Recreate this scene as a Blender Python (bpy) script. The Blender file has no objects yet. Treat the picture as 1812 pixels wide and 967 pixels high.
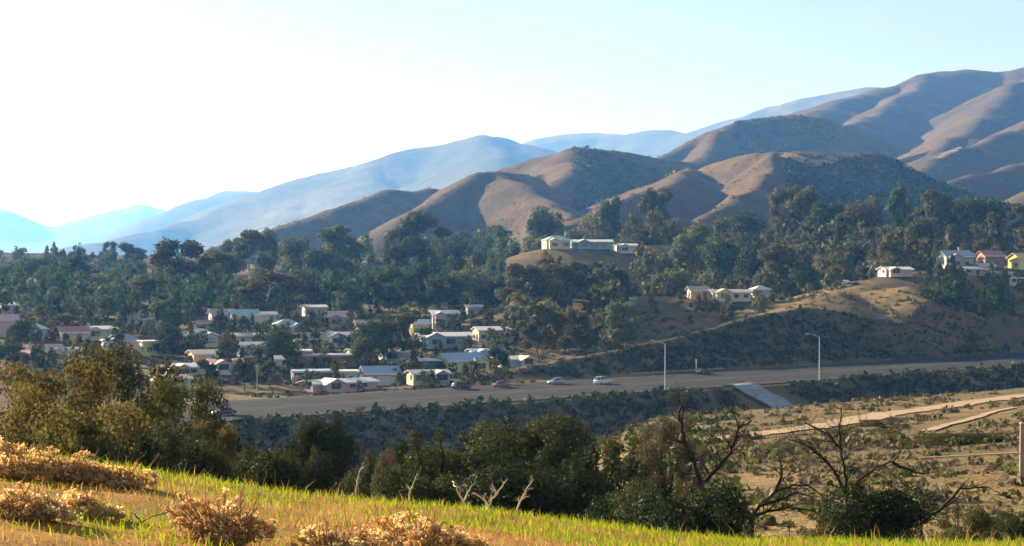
import bpy, bmesh, math, random
import numpy as np
from mathutils import Vector, Matrix

# ------------------------------------------------------------------ camera, sky, sun, exposure
SC = bpy.context.scene
COL = SC.collection
F = 3381.0            # focal length in pixels of the 1812-wide picture
HOR = 450.0           # eye level row
EYE = 40.0            # eye height above datum (metres)
cam_d = bpy.data.cameras.new("camera")
cam_d.sensor_width = 36.0
cam_d.lens = 36.0 * F / 1812.0
cam_d.shift_y = -(483.5 - HOR) / 1812.0
cam_d.clip_start = 0.1
cam_d.clip_end = 90000.0
cam = bpy.data.objects.new("camera", cam_d)
cam.location = (0, 0, EYE)
cam.rotation_euler = (math.radians(90), 0, 0)
COL.objects.link(cam)
SC.camera = cam

SUN_AZ = math.radians(-49)     # left of the view direction, in front
SUN_EL = math.radians(17.5)
wd = bpy.data.worlds.new("World"); SC.world = wd; wd.use_nodes = True
wn = wd.node_tree; wn.nodes.clear()
w_out = wn.nodes.new("ShaderNodeOutputWorld")
w_bg = wn.nodes.new("ShaderNodeBackground"); w_bg.inputs[1].default_value = 0.05
w_sky = wn.nodes.new("ShaderNodeTexSky"); w_sky.sky_type = 'NISHITA'; w_sky.sun_disc = False
w_sky.sun_elevation = SUN_EL; w_sky.sun_rotation = SUN_AZ
w_sky.altitude = 200; w_sky.air_density = 1.0; w_sky.dust_density = 0.9; w_sky.ozone_density = 1.6
# thin high veil of cloud over the whole sky
w_tc = wn.nodes.new("ShaderNodeTexCoord"); w_map = wn.nodes.new("ShaderNodeMapping"); w_map.inputs["Scale"].default_value = (1.0, 1.0, 4.0)
w_no = wn.nodes.new("ShaderNodeTexNoise"); w_no.inputs["Scale"].default_value = 2.2; w_no.inputs["Detail"].default_value = 7; w_no.inputs["Roughness"].default_value = .55
w_ra = wn.nodes.new("ShaderNodeMapRange"); w_ra.inputs[1].default_value = .35; w_ra.inputs[2].default_value = .7; w_ra.inputs[3].default_value = .0; w_ra.inputs[4].default_value = .28
w_mx = wn.nodes.new("ShaderNodeMix"); w_mx.data_type = 'RGBA'; w_mx.inputs[7].default_value = (7.5, 7.8, 8.2, 1)
wn.links.new(w_tc.outputs["Generated"], w_map.inputs[0]); wn.links.new(w_map.outputs[0], w_no.inputs["Vector"])
wn.links.new(w_no.outputs[0], w_ra.inputs[0]); wn.links.new(w_ra.outputs[0], w_mx.inputs[0])
wn.links.new(w_sky.outputs[0], w_mx.inputs[6]); wn.links.new(w_mx.outputs[2], w_bg.inputs[0])
wn.links.new(w_bg.outputs[0], w_out.inputs[0])

sun_d = bpy.data.lights.new("sun", 'SUN'); sun_d.energy = 5.0; sun_d.angle = math.radians(0.5)
sun_d.color = (1.0, 0.87, 0.68)
sun = bpy.data.objects.new("sun", sun_d); COL.objects.link(sun)
SDIR = Vector((math.sin(SUN_AZ) * math.cos(SUN_EL), math.cos(SUN_AZ) * math.cos(SUN_EL), math.sin(SUN_EL)))
sun.rotation_euler = SDIR.to_track_quat('Z', 'Y').to_euler()
sun.location = SDIR * 200 + Vector((0, 0, 200))

vs = SC.view_settings
vs.view_transform = 'Standard'; vs.look = 'None'; vs.exposure = 1.56; vs.gamma = 1.0; vs.use_curve_mapping = False
SC.cycles.use_denoising = True
SC.cycles.volume_bounces = 1
SC.cycles.max_bounces = 5
SC.cycles.diffuse_bounces = 2
SC.cycles.glossy_bounces = 2
SC.cycles.transmission_bounces = 3
SC.cycles.transparent_max_bounces = 6

# ------------------------------------------------------------------ helpers
def P(px, py, d):
    """picture position at a distance d along the view axis -> point of the place"""
    return ((px - 906.0) / F * d, d, EYE + (HOR - py) / F * d)

def tag(o, label=None, cat=None, group=None, kind=None):
    if label: o["label"] = label
    if cat: o["category"] = cat
    if group: o["group"] = group
    if kind: o["kind"] = kind
    return o

def link(name, mesh, mats=None, parent=None, loc=None, rot=None, scale=None):
    o = bpy.data.objects.new(name, mesh)
    COL.objects.link(o)
    if mats is not None and mesh is not None:
        mesh.materials.clear()
        for m in (mats if isinstance(mats, (list, tuple)) else [mats]):
            mesh.materials.append(m)
    if parent is not None: o.parent = parent
    if loc is not None: o.location = loc
    if rot is not None: o.rotation_euler = rot
    if scale is not None: o.scale = scale
    return o

def empty(name, loc=(0, 0, 0), rz=0.0, scale=1.0):
    o = bpy.data.objects.new(name, None)
    COL.objects.link(o)
    o.location = loc; o.rotation_euler = (0, 0, rz)
    o.scale = (scale,) * 3 if isinstance(scale, (int, float)) else scale
    o.empty_display_size = 0.3
    return o

def raw_mesh(name, verts, faces_flat, nper, smooth=False, mat_idx=None):
    """mesh from numpy: verts (n,3); faces_flat (m,nper)"""
    me = bpy.data.meshes.new(name)
    verts = np.asarray(verts, dtype=np.float32); f = np.asarray(faces_flat, dtype=np.int32)
    me.vertices.add(len(verts)); me.vertices.foreach_set("co", verts.ravel())
    me.loops.add(f.size); me.loops.foreach_set("vertex_index", f.ravel())
    me.polygons.add(len(f))
    me.polygons.foreach_set("loop_start", np.arange(0, f.size, nper, dtype=np.int32))
    me.polygons.foreach_set("loop_total", np.full(len(f), nper, dtype=np.int32))
    if mat_idx is not None: me.polygons.foreach_set("material_index", np.asarray(mat_idx, dtype=np.int32))
    me.polygons.foreach_set("use_smooth", np.full(len(f), smooth, dtype=bool))
    me.update(calc_edges=True)
    return me

# ---- vectorised noise
def _hash(ix, iy, seed):
    h = (ix.astype(np.int64) * 374761393 + iy.astype(np.int64) * 668265263 + seed * 1442695041) & 0x7fffffff
    h = ((h ^ (h >> 13)) * 1274126177) & 0x7fffffff
    h = h ^ (h >> 16)
    return (h & 0xffffff) / float(0xffffff)

def vnoise(x, y, seed=0):
    x = np.asarray(x, dtype=np.float64); y = np.asarray(y, dtype=np.float64)
    x0 = np.floor(x); y0 = np.floor(y)
    fx = x - x0; fy = y - y0
    fx = fx * fx * fx * (fx * (fx * 6 - 15) + 10); fy = fy * fy * fy * (fy * (fy * 6 - 15) + 10)
    a = _hash(x0, y0, seed); b = _hash(x0 + 1, y0, seed); c = _hash(x0, y0 + 1, seed); d = _hash(x0 + 1, y0 + 1, seed)
    return (a + (b - a) * fx) * (1 - fy) + (c + (d - c) * fx) * fy

def fbm(x, y, seed=0, octv=4):
    s = 0.0; amp = 0.5; tot = 0.0
    for k in range(octv):
        s = s + amp * vnoise(np.asarray(x) * 2 ** k + 17.3 * k, np.asarray(y) * 2 ** k - 9.1 * k, seed + k); tot += amp; amp *= 0.5
    return s / tot - 0.5

def sstep(a, b, v):
    t = np.clip((v - a) / (b - a), 0, 1)
    return t * t * (3 - 2 * t)
# ------------------------------------------------------------------ materials
MATS = {}
def new_mat(name):
    m = bpy.data.materials.new(name); m.use_nodes = True
    nt = m.node_tree; nt.nodes.clear()
    out = nt.nodes.new("ShaderNodeOutputMaterial")
    MATS[name] = m
    return m, nt, out
def nd(nt, kind, **kw):
    n = nt.nodes.new(kind)
    for k, v in kw.items(): setattr(n, k, v)
    return n
def ramp(nt, fac, stops, interp='LINEAR'):
    r = nd(nt, "ShaderNodeValToRGB"); r.color_ramp.interpolation = interp
    el = r.color_ramp.elements
    while len(el) < len(stops): el.new(0.5)
    for e, (p, c) in zip(el, stops): e.position = p; e.color = (*c, 1)
    nt.links.new(fac, r.inputs[0]); return r.outputs[0]
def noise(nt, scale, detail=4, rough=0.6, vec=None, dist=0.0):
    n = nd(nt, "ShaderNodeTexNoise"); n.inputs["Scale"].default_value = scale
    n.inputs["Detail"].default_value = detail; n.inputs["Roughness"].default_value = rough
    n.inputs["Distortion"].default_value = dist
    if vec is None:
        vec = wpos(nt)
    nt.links.new(vec, n.inputs["Vector"]); return n.outputs[0]
def wpos(nt):
    g = nd(nt, "ShaderNodeNewGeometry"); return g.outputs["Position"]
def mix(nt, fac, a, b, mode='MIX'):
    m = nd(nt, "ShaderNodeMix", data_type='RGBA', blend_type=mode)
    for sock, v in ((m.inputs[0], fac), (m.inputs[6], a), (m.inputs[7], b)):
        if isinstance(v, (int, float)): sock.default_value = v
        elif isinstance(v, tuple): sock.default_value = (*v, 1)
        else: nt.links.new(v, sock)
    return m.outputs[2]
def math_n(nt, op, a, b=None):
    m = nd(nt, "ShaderNodeMath", operation=op)
    for sock, v in zip(m.inputs, (a, b)):
        if v is None: continue
        if isinstance(v, (int, float)): sock.default_value = v
        else: nt.links.new(v, sock)
    return m.outputs[0]
def bump(nt, h, strength, dist):
    b = nd(nt, "ShaderNodeBump"); b.inputs["Strength"].default_value = strength; b.inputs["Distance"].default_value = dist
    nt.links.new(h, b.inputs["Height"]); return b.outputs[0]
def bsdf(nt, out, col, rough=0.9, spec=0.2, metal=0.0, normal=None):
    p = nd(nt, "ShaderNodeBsdfPrincipled")
    if isinstance(col, tuple): p.inputs["Base Color"].default_value = (*col, 1)
    else: nt.links.new(col, p.inputs["Base Color"])
    if isinstance(rough, (int, float)): p.inputs["Roughness"].default_value = rough
    else: nt.links.new(rough, p.inputs["Roughness"])
    p.inputs["Specular IOR Level"].default_value = spec; p.inputs["Metallic"].default_value = metal
    if normal is not None: nt.links.new(normal, p.inputs["Normal"])
    nt.links.new(p.outputs[0], out.inputs[0]); return p

def plain(name, c, rough=0.7, spec=0.3, metal=0.0, var=0.16, scale=1.5):
    """painted or weathered surface with slight blotches and grain"""
    m, nt, out = new_mat(name)
    oc = nd(nt, "ShaderNodeTexCoord").outputs["Object"]
    n = noise(nt, scale, 5, 0.65, oc)
    lo = tuple(max(0, v * (1 - var)) for v in c); hi = tuple(min(1, v * (1 + var)) for v in c)
    col = ramp(nt, n, [(0.3, lo), (0.7, hi)])
    bsdf(nt, out, col, rough, spec, metal)
    return m

def leaf(name, cols, trans=0.35, obj_var=0.25, rough=0.75):
    """foliage: colour varies by leaf and by plant, light passes through the leaves"""
    m, nt, out = new_mat(name)
    g = nd(nt, "ShaderNodeNewGeometry")
    k = len(cols)
    col = ramp(nt, g.outputs["Random Per Island"], [((i + .5) / k, c) for i, c in enumerate(cols)])
    oi = nd(nt, "ShaderNodeObjectInfo")
    v = math_n(nt, 'MULTIPLY_ADD', oi.outputs["Random"], obj_var * 2)
    v.node.inputs[2].default_value = 1 - obj_var
    hs = nd(nt, "ShaderNodeHueSaturation"); hs.inputs["Saturation"].default_value = 1.0
    nt.links.new(v, hs.inputs["Value"]); nt.links.new(col, hs.inputs["Color"])
    hv = math_n(nt, 'MULTIPLY_ADD', oi.outputs["Random"], 0.035); hv.node.inputs[2].default_value = 0.4825
    nt.links.new(hv, hs.inputs["Hue"])
    d = nd(nt, "ShaderNodeBsdfDiffuse"); t = nd(nt, "ShaderNodeBsdfTranslucent")
    gl = nd(nt, "ShaderNodeBsdfGlossy"); gl.inputs["Roughness"].default_value = 0.5
    for s in (d, t): nt.links.new(hs.outputs[0], s.inputs[0])
    ms = nd(nt, "ShaderNodeMixShader"); ms.inputs[0].default_value = trans
    nt.links.new(d.outputs[0], ms.inputs[1]); nt.links.new(t.outputs[0], ms.inputs[2])
    m2 = nd(nt, "ShaderNodeMixShader"); m2.inputs[0].default_value = 0.012
    nt.links.new(ms.outputs[0], m2.inputs[1]); nt.links.new(gl.outputs[0], m2.inputs[2])
    nt.links.new(m2.outputs[0], out.inputs[0])
    return m

def ground_mats():
    # grassy knoll: leaf litter, orange dry thatch, green growth
    m, nt, out = new_mat("knoll_soil")
    n1 = noise(nt, 0.7, 5, .6); n2 = noise(nt, 9, 6, .7); n3 = noise(nt, 45, 4, .6)
    c = ramp(nt, n1, [(.36, (.50, .20, .030)), (.5, (.40, .21, .035)), (.64, (.22, .19, .03))])
    c = mix(nt, ramp(nt, n2, [(.35, (0, 0, 0)), (.65, (1, 1, 1))]), c, (.50, .22, .05))
    c = mix(nt, ramp(nt, n3, [(.3, (.5, .5, .5)), (.6, (0, 0, 0))]), c, (.12, .075, .03))
    bsdf(nt, out, c, .95, .1, normal=bump(nt, n3, .8, .02))
    # valley, ravine and shelf: dry grass, brush, bare earth
    m, nt, out = new_mat("dry_ground")
    n1 = noise(nt, .018, 6, .62); n2 = noise(nt, .16, 6, .65); n3 = noise(nt, 1.4, 4, .7)
    c = ramp(nt, n1, [(.32, (.10, .085, .042)), (.5, (.22, .145, .068)), (.66, (.33, .215, .09))])
    c = mix(nt, ramp(nt, n2, [(.42, (0, 0, 0)), (.62, (.85, .85, .85))]), c, (.105, .095, .04))
    c = mix(nt, ramp(nt, n3, [(.35, (.5, .5, .5)), (.6, (0, 0, 0))]), c, (.13, .085, .045))
    bsdf(nt, out, c, .95, .08, normal=bump(nt, n3, .7, .5))
    # hills: sage scrub over brown grass
    m, nt, out = new_mat("hill_scrub")
    n1 = noise(nt, .0035, 6, .62, dist=.4); n2 = noise(nt, .028, 6, .7); n3 = noise(nt, .16, 4, .75)
    c = ramp(nt, n1, [(.34, (.095, .058, .038)), (.48, (.19, .112, .068)), (.64, (.285, .175, .095))])
    c = mix(nt, ramp(nt, n2, [(.44, (0, 0, 0)), (.64, (.85, .85, .85))]), c, (.075, .065, .04))
    c = mix(nt, ramp(nt, n3, [(.42, (.55, .55, .55)), (.58, (0, 0, 0))]), c, (.085, .065, .042))
    rg = nd(nt, "ShaderNodeTexNoise"); rg.noise_type = 'RIDGED_MULTIFRACTAL'; rg.normalize = True
    rg.inputs["Scale"].default_value = .011; rg.inputs["Detail"].default_value = 5; nt.links.new(wpos(nt), rg.inputs["Vector"])
    c = mix(nt, ramp(nt, rg.outputs[0], [(.18, (.5, .5, .5)), (.40, (0, 0, 0))]), c, (.085, .065, .036))
    b1 = nd(nt, "ShaderNodeBump"); b1.inputs["Strength"].default_value = .55; b1.inputs["Distance"].default_value = 14.0
    nt.links.new(rg.outputs[0], b1.inputs["Height"])
    b2 = bump(nt, n3, .8, 3.0); nt.links.new(b1.outputs[0], b2.node.inputs["Normal"])
    bsdf(nt, out, c, .97, .05, normal=b2)
    # far ridges
    m, nt, out = new_mat("far_scrub")
    n1 = noise(nt, .0011, 6, .65); n2 = noise(nt, .006, 5, .7)
    c = ramp(nt, n1, [(.35, (.075, .07, .05)), (.6, (.17, .13, .085))])
    c = mix(nt, ramp(nt, n2, [(.45, (0, 0, 0)), (.6, (.7, .7, .7))]), c, (.055, .058, .038))
    bsdf(nt, out, c, .97, .05, normal=bump(nt, n2, .5, 20))
    # asphalt, concrete, earth track
    m, nt, out = new_mat("asphalt")
    n1 = noise(nt, .09, 5, .6); n2 = noise(nt, 2.2, 4, .7)
    c = ramp(nt, n1, [(.3, (.029, .028, .027)), (.7, (.045, .043, .041))])
    c = mix(nt, ramp(nt, n2, [(.4, (0, 0, 0)), (.7, (.5, .5, .5))]), c, (.035, .033, .031))
    sep = nd(nt, "ShaderNodeVectorMath", operation='DOT_PRODUCT'); nt.links.new(wpos(nt), sep.inputs[0]); sep.inputs[1].default_value = (-.669, .743, 0)
    wv = math_n(nt, 'SINE', math_n(nt, 'MULTIPLY', sep.outputs["Value"], 6.2832 / 1.85))
    c = mix(nt, ramp(nt, wv, [(.45, (0, 0, 0)), (.95, (.55, .55, .55))]), c, (.03, .028, .027))
    bsdf(nt, out, c, .95, .06, normal=bump(nt, n2, .2, .02))
    plain("line_paint", (.30, .29, .26), .6, .3, var=.2, scale=.3)
    plain("concrete", (.30, .31, .32), .85, .2, var=.22, scale=.5)
    m, nt, out = new_mat("earth_track")
    n1 = noise(nt, .3, 5, .65); n2 = noise(nt, 3, 4, .7)
    c = ramp(nt, n1, [(.3, (.30, .205, .13)), (.7, (.43, .31, .205))])
    bsdf(nt, out, c, .95, .1, normal=bump(nt, n2, .4, .1))
ground_mats()
# ------------------------------------------------------------------ terrain
# freeway frame: s = distance beyond its near edge (perpendicular), t = distance along it
UX, UY = 0.743, 0.669
RX, RY = 11.0, 394.0
ROADW = 37.0
ROADZ = EYE - 29.5
def st(x, y):
    return (x - RX) * -UY + (y - RY) * UX, (x - RX) * UX + (y - RY) * UY
def from_st(s, t):
    return RX - s * UY + t * UX, RY + s * UX + t * UY

# ridge skeleton: crest points (picture column, picture row, distance), slope, rounding, warp seed
def R(pts, slope, rnd, gully=0.25, wl=1.0):
    return ([P(*p) for p in pts], slope, rnd, gully, wl)
RIDGES = [
    # --- cut ridge above the freeway
    R([(760, 682, 440), (880, 657, 456), (980, 640, 464), (1100, 618, 484), (1200, 598, 502), (1330, 560, 535), (1420, 546, 552)], .62, 1.0, .04),
    R([(1420, 546, 552), (1490, 562, 558), (1560, 584, 560), (1640, 612, 562), (1700, 632, 566)], .60, 1.0, .04),
    # bench with houses behind the cut
    R([(900, 560, 640), (1000, 528, 610), (1150, 525, 605), (1330, 522, 612), (1430, 540, 580)], .34, 14, .1),
    R([(1420, 546, 552), (1480, 522, 590), (1560, 492, 625), (1640, 478, 655), (1700, 474, 672), (1760, 472, 685), (1900, 462, 700), (2200, 450, 760)], .27, 6, .12),
    # golden knoll right of the cut
    R([(1500, 532, 600), (1560, 512, 592), (1605, 508, 585), (1630, 530, 570), (1640, 580, 556)], .55, 6, .15),
    R([(1900, 560, 590), (1812, 590, 560), (1770, 622, 548)], .5, 4, .15),
    # spur carrying the central houses
    R([(820, 495, 740), (870, 480, 760), (930, 456, 785), (980, 440, 800), (1100, 436, 830), (1250, 432, 860), (1420, 440, 900)], .36, 10, .15),
    R([(1420, 450, 780), (1560, 455, 760), (1700, 452, 760), (1850, 440, 790), (2200, 430, 900)], .30, 18, .15),
    # wooded bench, centre left
    R([(430, 480, 1000), (560, 462, 960), (650, 458, 920), (760, 456, 940), (860, 440, 1000)], .25, 20, .15),
    # left skyline
    R([(-700, 448, 1150), (-300, 447, 1150), (0, 447, 1150), (110, 450, 1150), (240, 454, 1130), (300, 460, 1080), (420, 470, 1050)], .22, 25, .05),
    # --- brown hills, 1.1 to 2.2 km
    R([(430, 425, 1700), (520, 405, 1750), (600, 372, 1800), (690, 340, 1850), (740, 338, 1900), (800, 332, 1950)], .5, 12, .35),
    R([(735, 378, 1500), (790, 350, 1580), (850, 308, 1650), (880, 304, 1680), (930, 310, 1750), (1000, 300, 1850), (1030, 264, 1900)], .58, 9, .35),
    R([(880, 304, 1680), (940, 335, 1560), (985, 375, 1450), (1010, 410, 1350)], .6, 8, .3),
    R([(880, 302, 1960), (950, 280, 1940), (1030, 262, 1900), (1100, 268, 1930), (1170, 282, 1980), (1240, 290, 2050)], .58, 10, .16),
    R([(1030, 262, 1900), (1010, 285, 1800), (985, 315, 1700)], .6, 8, .3),
    # bright rib below the flat hill
    R([(1000, 398, 1150), (1100, 360, 1250), (1180, 325, 1400), (1230, 300, 1600)], .46, 5, .25),
    # flat-topped hill
    R([(1215, 318, 1640), (1260, 292, 1620), (1310, 276, 1580), (1345, 270, 1550), (1420, 268, 1540), (1500, 270, 1540), (1545, 270, 1535), (1600, 298, 1535), (1640, 315, 1535), (1700, 336, 1530), (1760, 360, 1525), (1850, 392, 1520)], .62, 8, .12),
    R([(1375, 271, 1545), (1362, 300, 1440), (1335, 330, 1330), (1280, 358, 1230), (1215, 385, 1130), (1150, 410, 1040)], .66, 6, .25),

    # hill with the shaded bowl behind it
    R([(1130, 295, 2300), (1190, 270, 2400), (1260, 232, 2500), (1320, 210, 2550), (1400, 203, 2550), (1450, 206, 2560), (1474, 225, 2580), (1490, 262, 2600)], .60, 10, .14),
    R([(1260, 232, 2500), (1250, 260, 2350), (1240, 285, 2200)], .5, 10, .3),
    # big right-hand mountain
    R([(1420, 205, 3300), (1480, 182, 3500), (1560, 160, 3700), (1640, 136, 3850), (1710, 124, 3900), (1760, 128, 3900), (1812, 118, 3900), (1950, 95, 4000), (2300, 60, 4300)], .42, 25, .4),
    R([(1640, 136, 3850), (1560, 190, 3300), (1490, 225, 2900), (1420, 260, 2600)], .42, 12, .3),
    R([(1900, 105, 3700), (1800, 150, 3250), (1720, 215, 2800), (1640, 285, 2350), (1600, 310, 2150)], .46, 12, .3),
    R([(1990, 140, 3000), (1880, 190, 2700), (1790, 235, 2450), (1700, 262, 2250), (1640, 292, 2080), (1610, 315, 1950)], .48, 10, .3),
    R([(2050, 230, 2300), (1900, 262, 2100), (1800, 285, 1950), (1730, 300, 1850), (1670, 335, 1700)], .5, 8, .3),
    R([(2100, 300, 1700), (1900, 325, 1600), (1812, 340, 1500)], .46, 8, .3),
    # --- blue ridges
    R([(60, 452, 6200), (130, 437, 6300), (260, 412, 6500), (370, 385, 6700), (490, 346, 6900), (640, 290, 7000), (740, 256, 7000), (810, 242, 7000), (865, 238, 7000), (905, 254, 6900), (980, 275, 6600), (1080, 300, 6200)], .42, 40, .5),
    R([(640, 290, 7000), (700, 340, 6200), (760, 380, 5400)], .40, 40, .4),
    R([(500, 345, 6900), (540, 385, 6200), (560, 410, 5400)], .38, 40, .4),
    R([(865, 238, 7000), (900, 300, 6000), (940, 330, 5300)], .42, 40, .4),
    R([(880, 262, 9200), (960, 243, 9300), (1060, 236, 9300), (1160, 225, 9200), (1232, 231, 9000), (1300, 207, 8900), (1360, 186, 8800), (1430, 170, 8700), (1540, 157, 8600), (1640, 156, 8600), (1900, 150, 8600)], .40, 40, .5),
    R([(230, 425, 9500), (300, 374, 9600), (350, 348, 9700), (400, 335, 9800), (450, 332, 9800), (490, 346, 9700), (600, 380, 9300)], .40, 50, .5),
    R([(-600, 340, 15500), (-200, 352, 15500), (0, 369, 15500), (60, 388, 15500), (130, 394, 15500), (190, 376, 15500), (255, 364, 15500), (310, 384, 15500), (420, 420, 15500)], .35, 60, .4),
    # hills continuing beyond the frame
    R([(-3500, 330, 5200), (-2200, 370, 5600), (-1300, 400, 6500)], .35, 40, .5),
    R([(2300, 60, 4300), (3400, 20, 3900), (5200, 60, 2500)], .42, 25, .4),
]
def _ip(v, xs, ys): return np.interp(v, xs, ys)

CREST_PX = np.array([-1600, -400, 0, 250, 550, 850, 1100, 1340, 1812, 2400, 3600])
CREST_PY = np.array([720, 772, 800, 834, 880, 908, 940, 960, 966, 975, 990])
CREST_X = (CREST_PX - 906) / F * 16.0
CREST_Z = (HOR - CREST_PY) / F * 16.0

def terrain(x, y, detail=True):
    x = np.asarray(x, dtype=np.float64); y = np.asarray(y, dtype=np.float64)
    s, t = st(x, y)
    # near side of the freeway: dry shelf on the right, ravine on the left
    zp = _ip(s, [-400, -285, -262, -240, -200, -160, -122, -112, -92, -24, -3, 0], [-9, -8.0, -8.3, -9.0, -13.2, -17.2, -20.2, -22.5, -38, -42, -29.75, -29.75])
    zl = _ip(s, [-400, -285, -255, -240, -215, -180, -120, -60, -24, -3, 0], [-6.5, -6.5, -8, -9.2, -12.5, -22, -37, -42, -42, -29.75, -29.75])
    q = x / np.maximum(np.abs(y), 20.0)
    w = sstep(-0.07, 0.10, q + 0.012 * np.sin(y * 0.031))
    near = zl * (1 - w) + zp * w
    # beyond: valley floor rising away
    far = _ip(s, [0, 42, 47, 70, 210, 450, 660, 900, 1600, 4000, 30000], [-29.9, -29.9, -30.2, -30.5, -21, -14, -9, -14, -16, -10, -10])
    b = np.where(s < 0, near, far)
    if detail:
        rough = np.where(s < -8, 1.0 - .72 * w * (s < -96), np.where(s > 46, 1.0, 0.0))
        b = b + rough * (fbm(x / 34, y / 34, 5, 4) * 2.4 + fbm(x / 6, y / 6, 9, 3) * 0.5) * sstep(25, 60, np.hypot(x, y))
    # foreground knoll
    cz = _ip(x * 16.0 / np.clip(y, 9, 18), CREST_X, CREST_Z)
    k = np.clip((y - 2.0) / 14.0, 0, 1)
    kn = -1.36 * (1 - k) + cz * k + 0.10 * np.sin(k * math.pi)
    kn = np.where(y > 16, cz - 0.16 * (y - 16) - 0.028 * np.maximum(y - 17, 0) ** 2, kn)
    kn = np.where(y < 2, -1.36 + 0.02 * (y - 2), kn)
    if detail:
        kn = kn + fbm(x * 1.1, y * 1.1, 31, 3) * 0.10
    b = np.maximum(b, np.maximum(kn, -60))
    h = b + EYE
    hr = np.full_like(h, -1e9)
    wx0 = fbm(x / 260, y / 260, 71, 3); wy0 = fbm(x / 260, y / 260, 83, 3)
    for i, (pts, slope, rnd, gully, wl) in enumerate(RIDGES):
        A = np.array(pts)
        dmean = A[:, 1].mean()
        sc = dmean / 1600.0
        reach = (A[:, 2].max() - (EYE - 60)) / slope * 1.6 + 60
        m = (x > A[:, 0].min() - reach) & (x < A[:, 0].max() + reach) & (y > A[:, 1].min() - reach) & (y < A[:, 1].max() + reach)
        if not m.any(): continue
        X = x[m]; Y = y[m]
        if gully > .2:
            amp = 26 * sc
            X = X + amp * (fbm(X / (170 * sc), Y / (170 * sc), 7 + i, 3))
            Y = Y + amp * (fbm(X / (170 * sc), Y / (170 * sc), 57 + i, 3))
        best = np.full(X.shape, -1e9); acc = 0.0
        for (ax, ay, az), (bx, by, bz) in zip(A[:-1], A[1:]):
            dx, dy = bx - ax, by - ay
            L2 = dx * dx + dy * dy; L = math.sqrt(L2)
            tt = np.clip(((X - ax) * dx + (Y - ay) * dy) / L2, 0, 1)
            px_, py_ = ax + tt * dx, ay + tt * dy
            dist = np.hypot(X - px_, Y - py_)
            dr = np.sqrt(dist * dist + rnd * rnd) - rnd
            sl = slope
            if gully > 0:
                al = acc + tt * L
                ww = 95.0 * sc if gully > .2 else 26.0
                g = np.abs(vnoise(al / ww, np.full_like(al, 3.3 * i) + dist / (6 * ww), 11 + i) - .5) * 2
                g2 = np.abs(vnoise(al / (ww * .37), np.full_like(al, 1.7 * i) + dist / (3 * ww), 41 + i) - .5) * 2
                sl = slope * (1 + gully * (0.75 - 1.1 * g - .5 * g2) * np.clip(dist / (40 * sc), 0, 1))
            best = np.maximum(best, az + tt * (bz - az) - sl * dr)
            acc += L
        if gully > .2:
            best = best + (fbm(X / (60 * sc), Y / (60 * sc), 90 + i, 4)) * 8 * sc - np.abs(fbm(X / (75 * sc), Y / (110 * sc), 190 + i, 2)) * 15 * min(sc, 1.3) + 1.5 * min(sc, 1.3)
        else:
            best = best + fbm(X / 12, Y / 12, 90 + i, 3) * 0.9
        cur = hr[m]
        hr[m] = np.maximum(cur, best)
    # keep the freeway trench clear
    hr = np.where(s > 44, np.minimum(hr, EYE - 30 + np.maximum(s - 45, 0) * (0.62 + 1.6 * sstep(158, 190, t))), -1e9)
    # smooth maximum so that spurs meet in rounded hollows
    kk = np.clip(np.hypot(x, y) * 0.004, 0.5, 12)
    d_ = np.clip((hr - h) / (2 * kk), -30, 30)
    out = np.where(hr > h, hr, h) + kk * np.log1p(np.exp(-2 * np.abs(d_))) * 0.5
    out = np.where(s < 44, h, out)
    return out

def ground_z(x, y):
    return float(terrain(np.array([x], float), np.array([y], float))[0])

def on_ground(px, d):
    x = (px - 906.0) / F * d
    return (x, d, ground_z(x, d))

def hit(px, py, dmin=20, dmax=3000, n=1500):
    """where the sight line through a picture position meets the ground"""
    d = np.geomspace(dmin, dmax, n)
    x = (px - 906.0) / F * d
    z = EYE + (HOR - py) / F * d
    g = terrain(x, d)
    i = np.argmax(g >= z)
    if g[i] < z[i]: i = n - 1
    return (float(x[i]), float(d[i]), float(g[i]))

# polar sheet, finer where it is looked at, split by distance into named pieces of ground
az_in = np.radians(np.linspace(-17.5, 17.5, 430))
az_out = np.radians(np.concatenate([np.linspace(17.9, 40, 34), np.linspace(42, 318, 60), np.linspace(320, 342.1, 34)]))
AZ = np.concatenate([az_in, az_out])
def sheet(name, radii, mat, label=None):
    rr, aa = np.meshgrid(radii, AZ, indexing='ij')
    X = rr * np.sin(aa); Y = rr * np.cos(aa)
    Z = terrain(X.ravel(), Y.ravel()).reshape(X.shape)
    nr, na = X.shape
    V = np.stack([X, Y, Z], -1).reshape(-1, 3)
    i = np.arange(nr - 1)[:, None] * na; j = np.arange(na)[None, :]; j2 = (j + 1) % na
    Fc = np.stack([i + j, i + j2, i + na + j2, i + na + j], -1).reshape(-1, 4)
    me = raw_mesh(name, V, Fc, 4, smooth=True)
    o = link(name, me, mat)
    tag(o, label, kind="structure")
    return o
# ------------------------------------------------------------------ the setting
sheet("ground_knoll", np.concatenate([np.linspace(.6, 6, 20), np.linspace(6.2, 24, 85)]), MATS["knoll_soil"], "grassy knoll with orange dry thatch in front")
sheet("ground_valley", np.concatenate([np.geomspace(24, 250, 200), np.linspace(252, 800, 225), np.geomspace(803, 1060, 46)]), MATS["dry_ground"], "dry valley floor, ravine and cut slopes around the freeway")
sheet("hills", np.geomspace(1060, 5000, 235), MATS["hill_scrub"], "brown scrub covered hills with shaded right flanks")
sheet("mountain_ridges", np.geomspace(5000, 30000, 110), MATS["far_scrub"], "blue hazy mountain ridges on the skyline")

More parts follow.
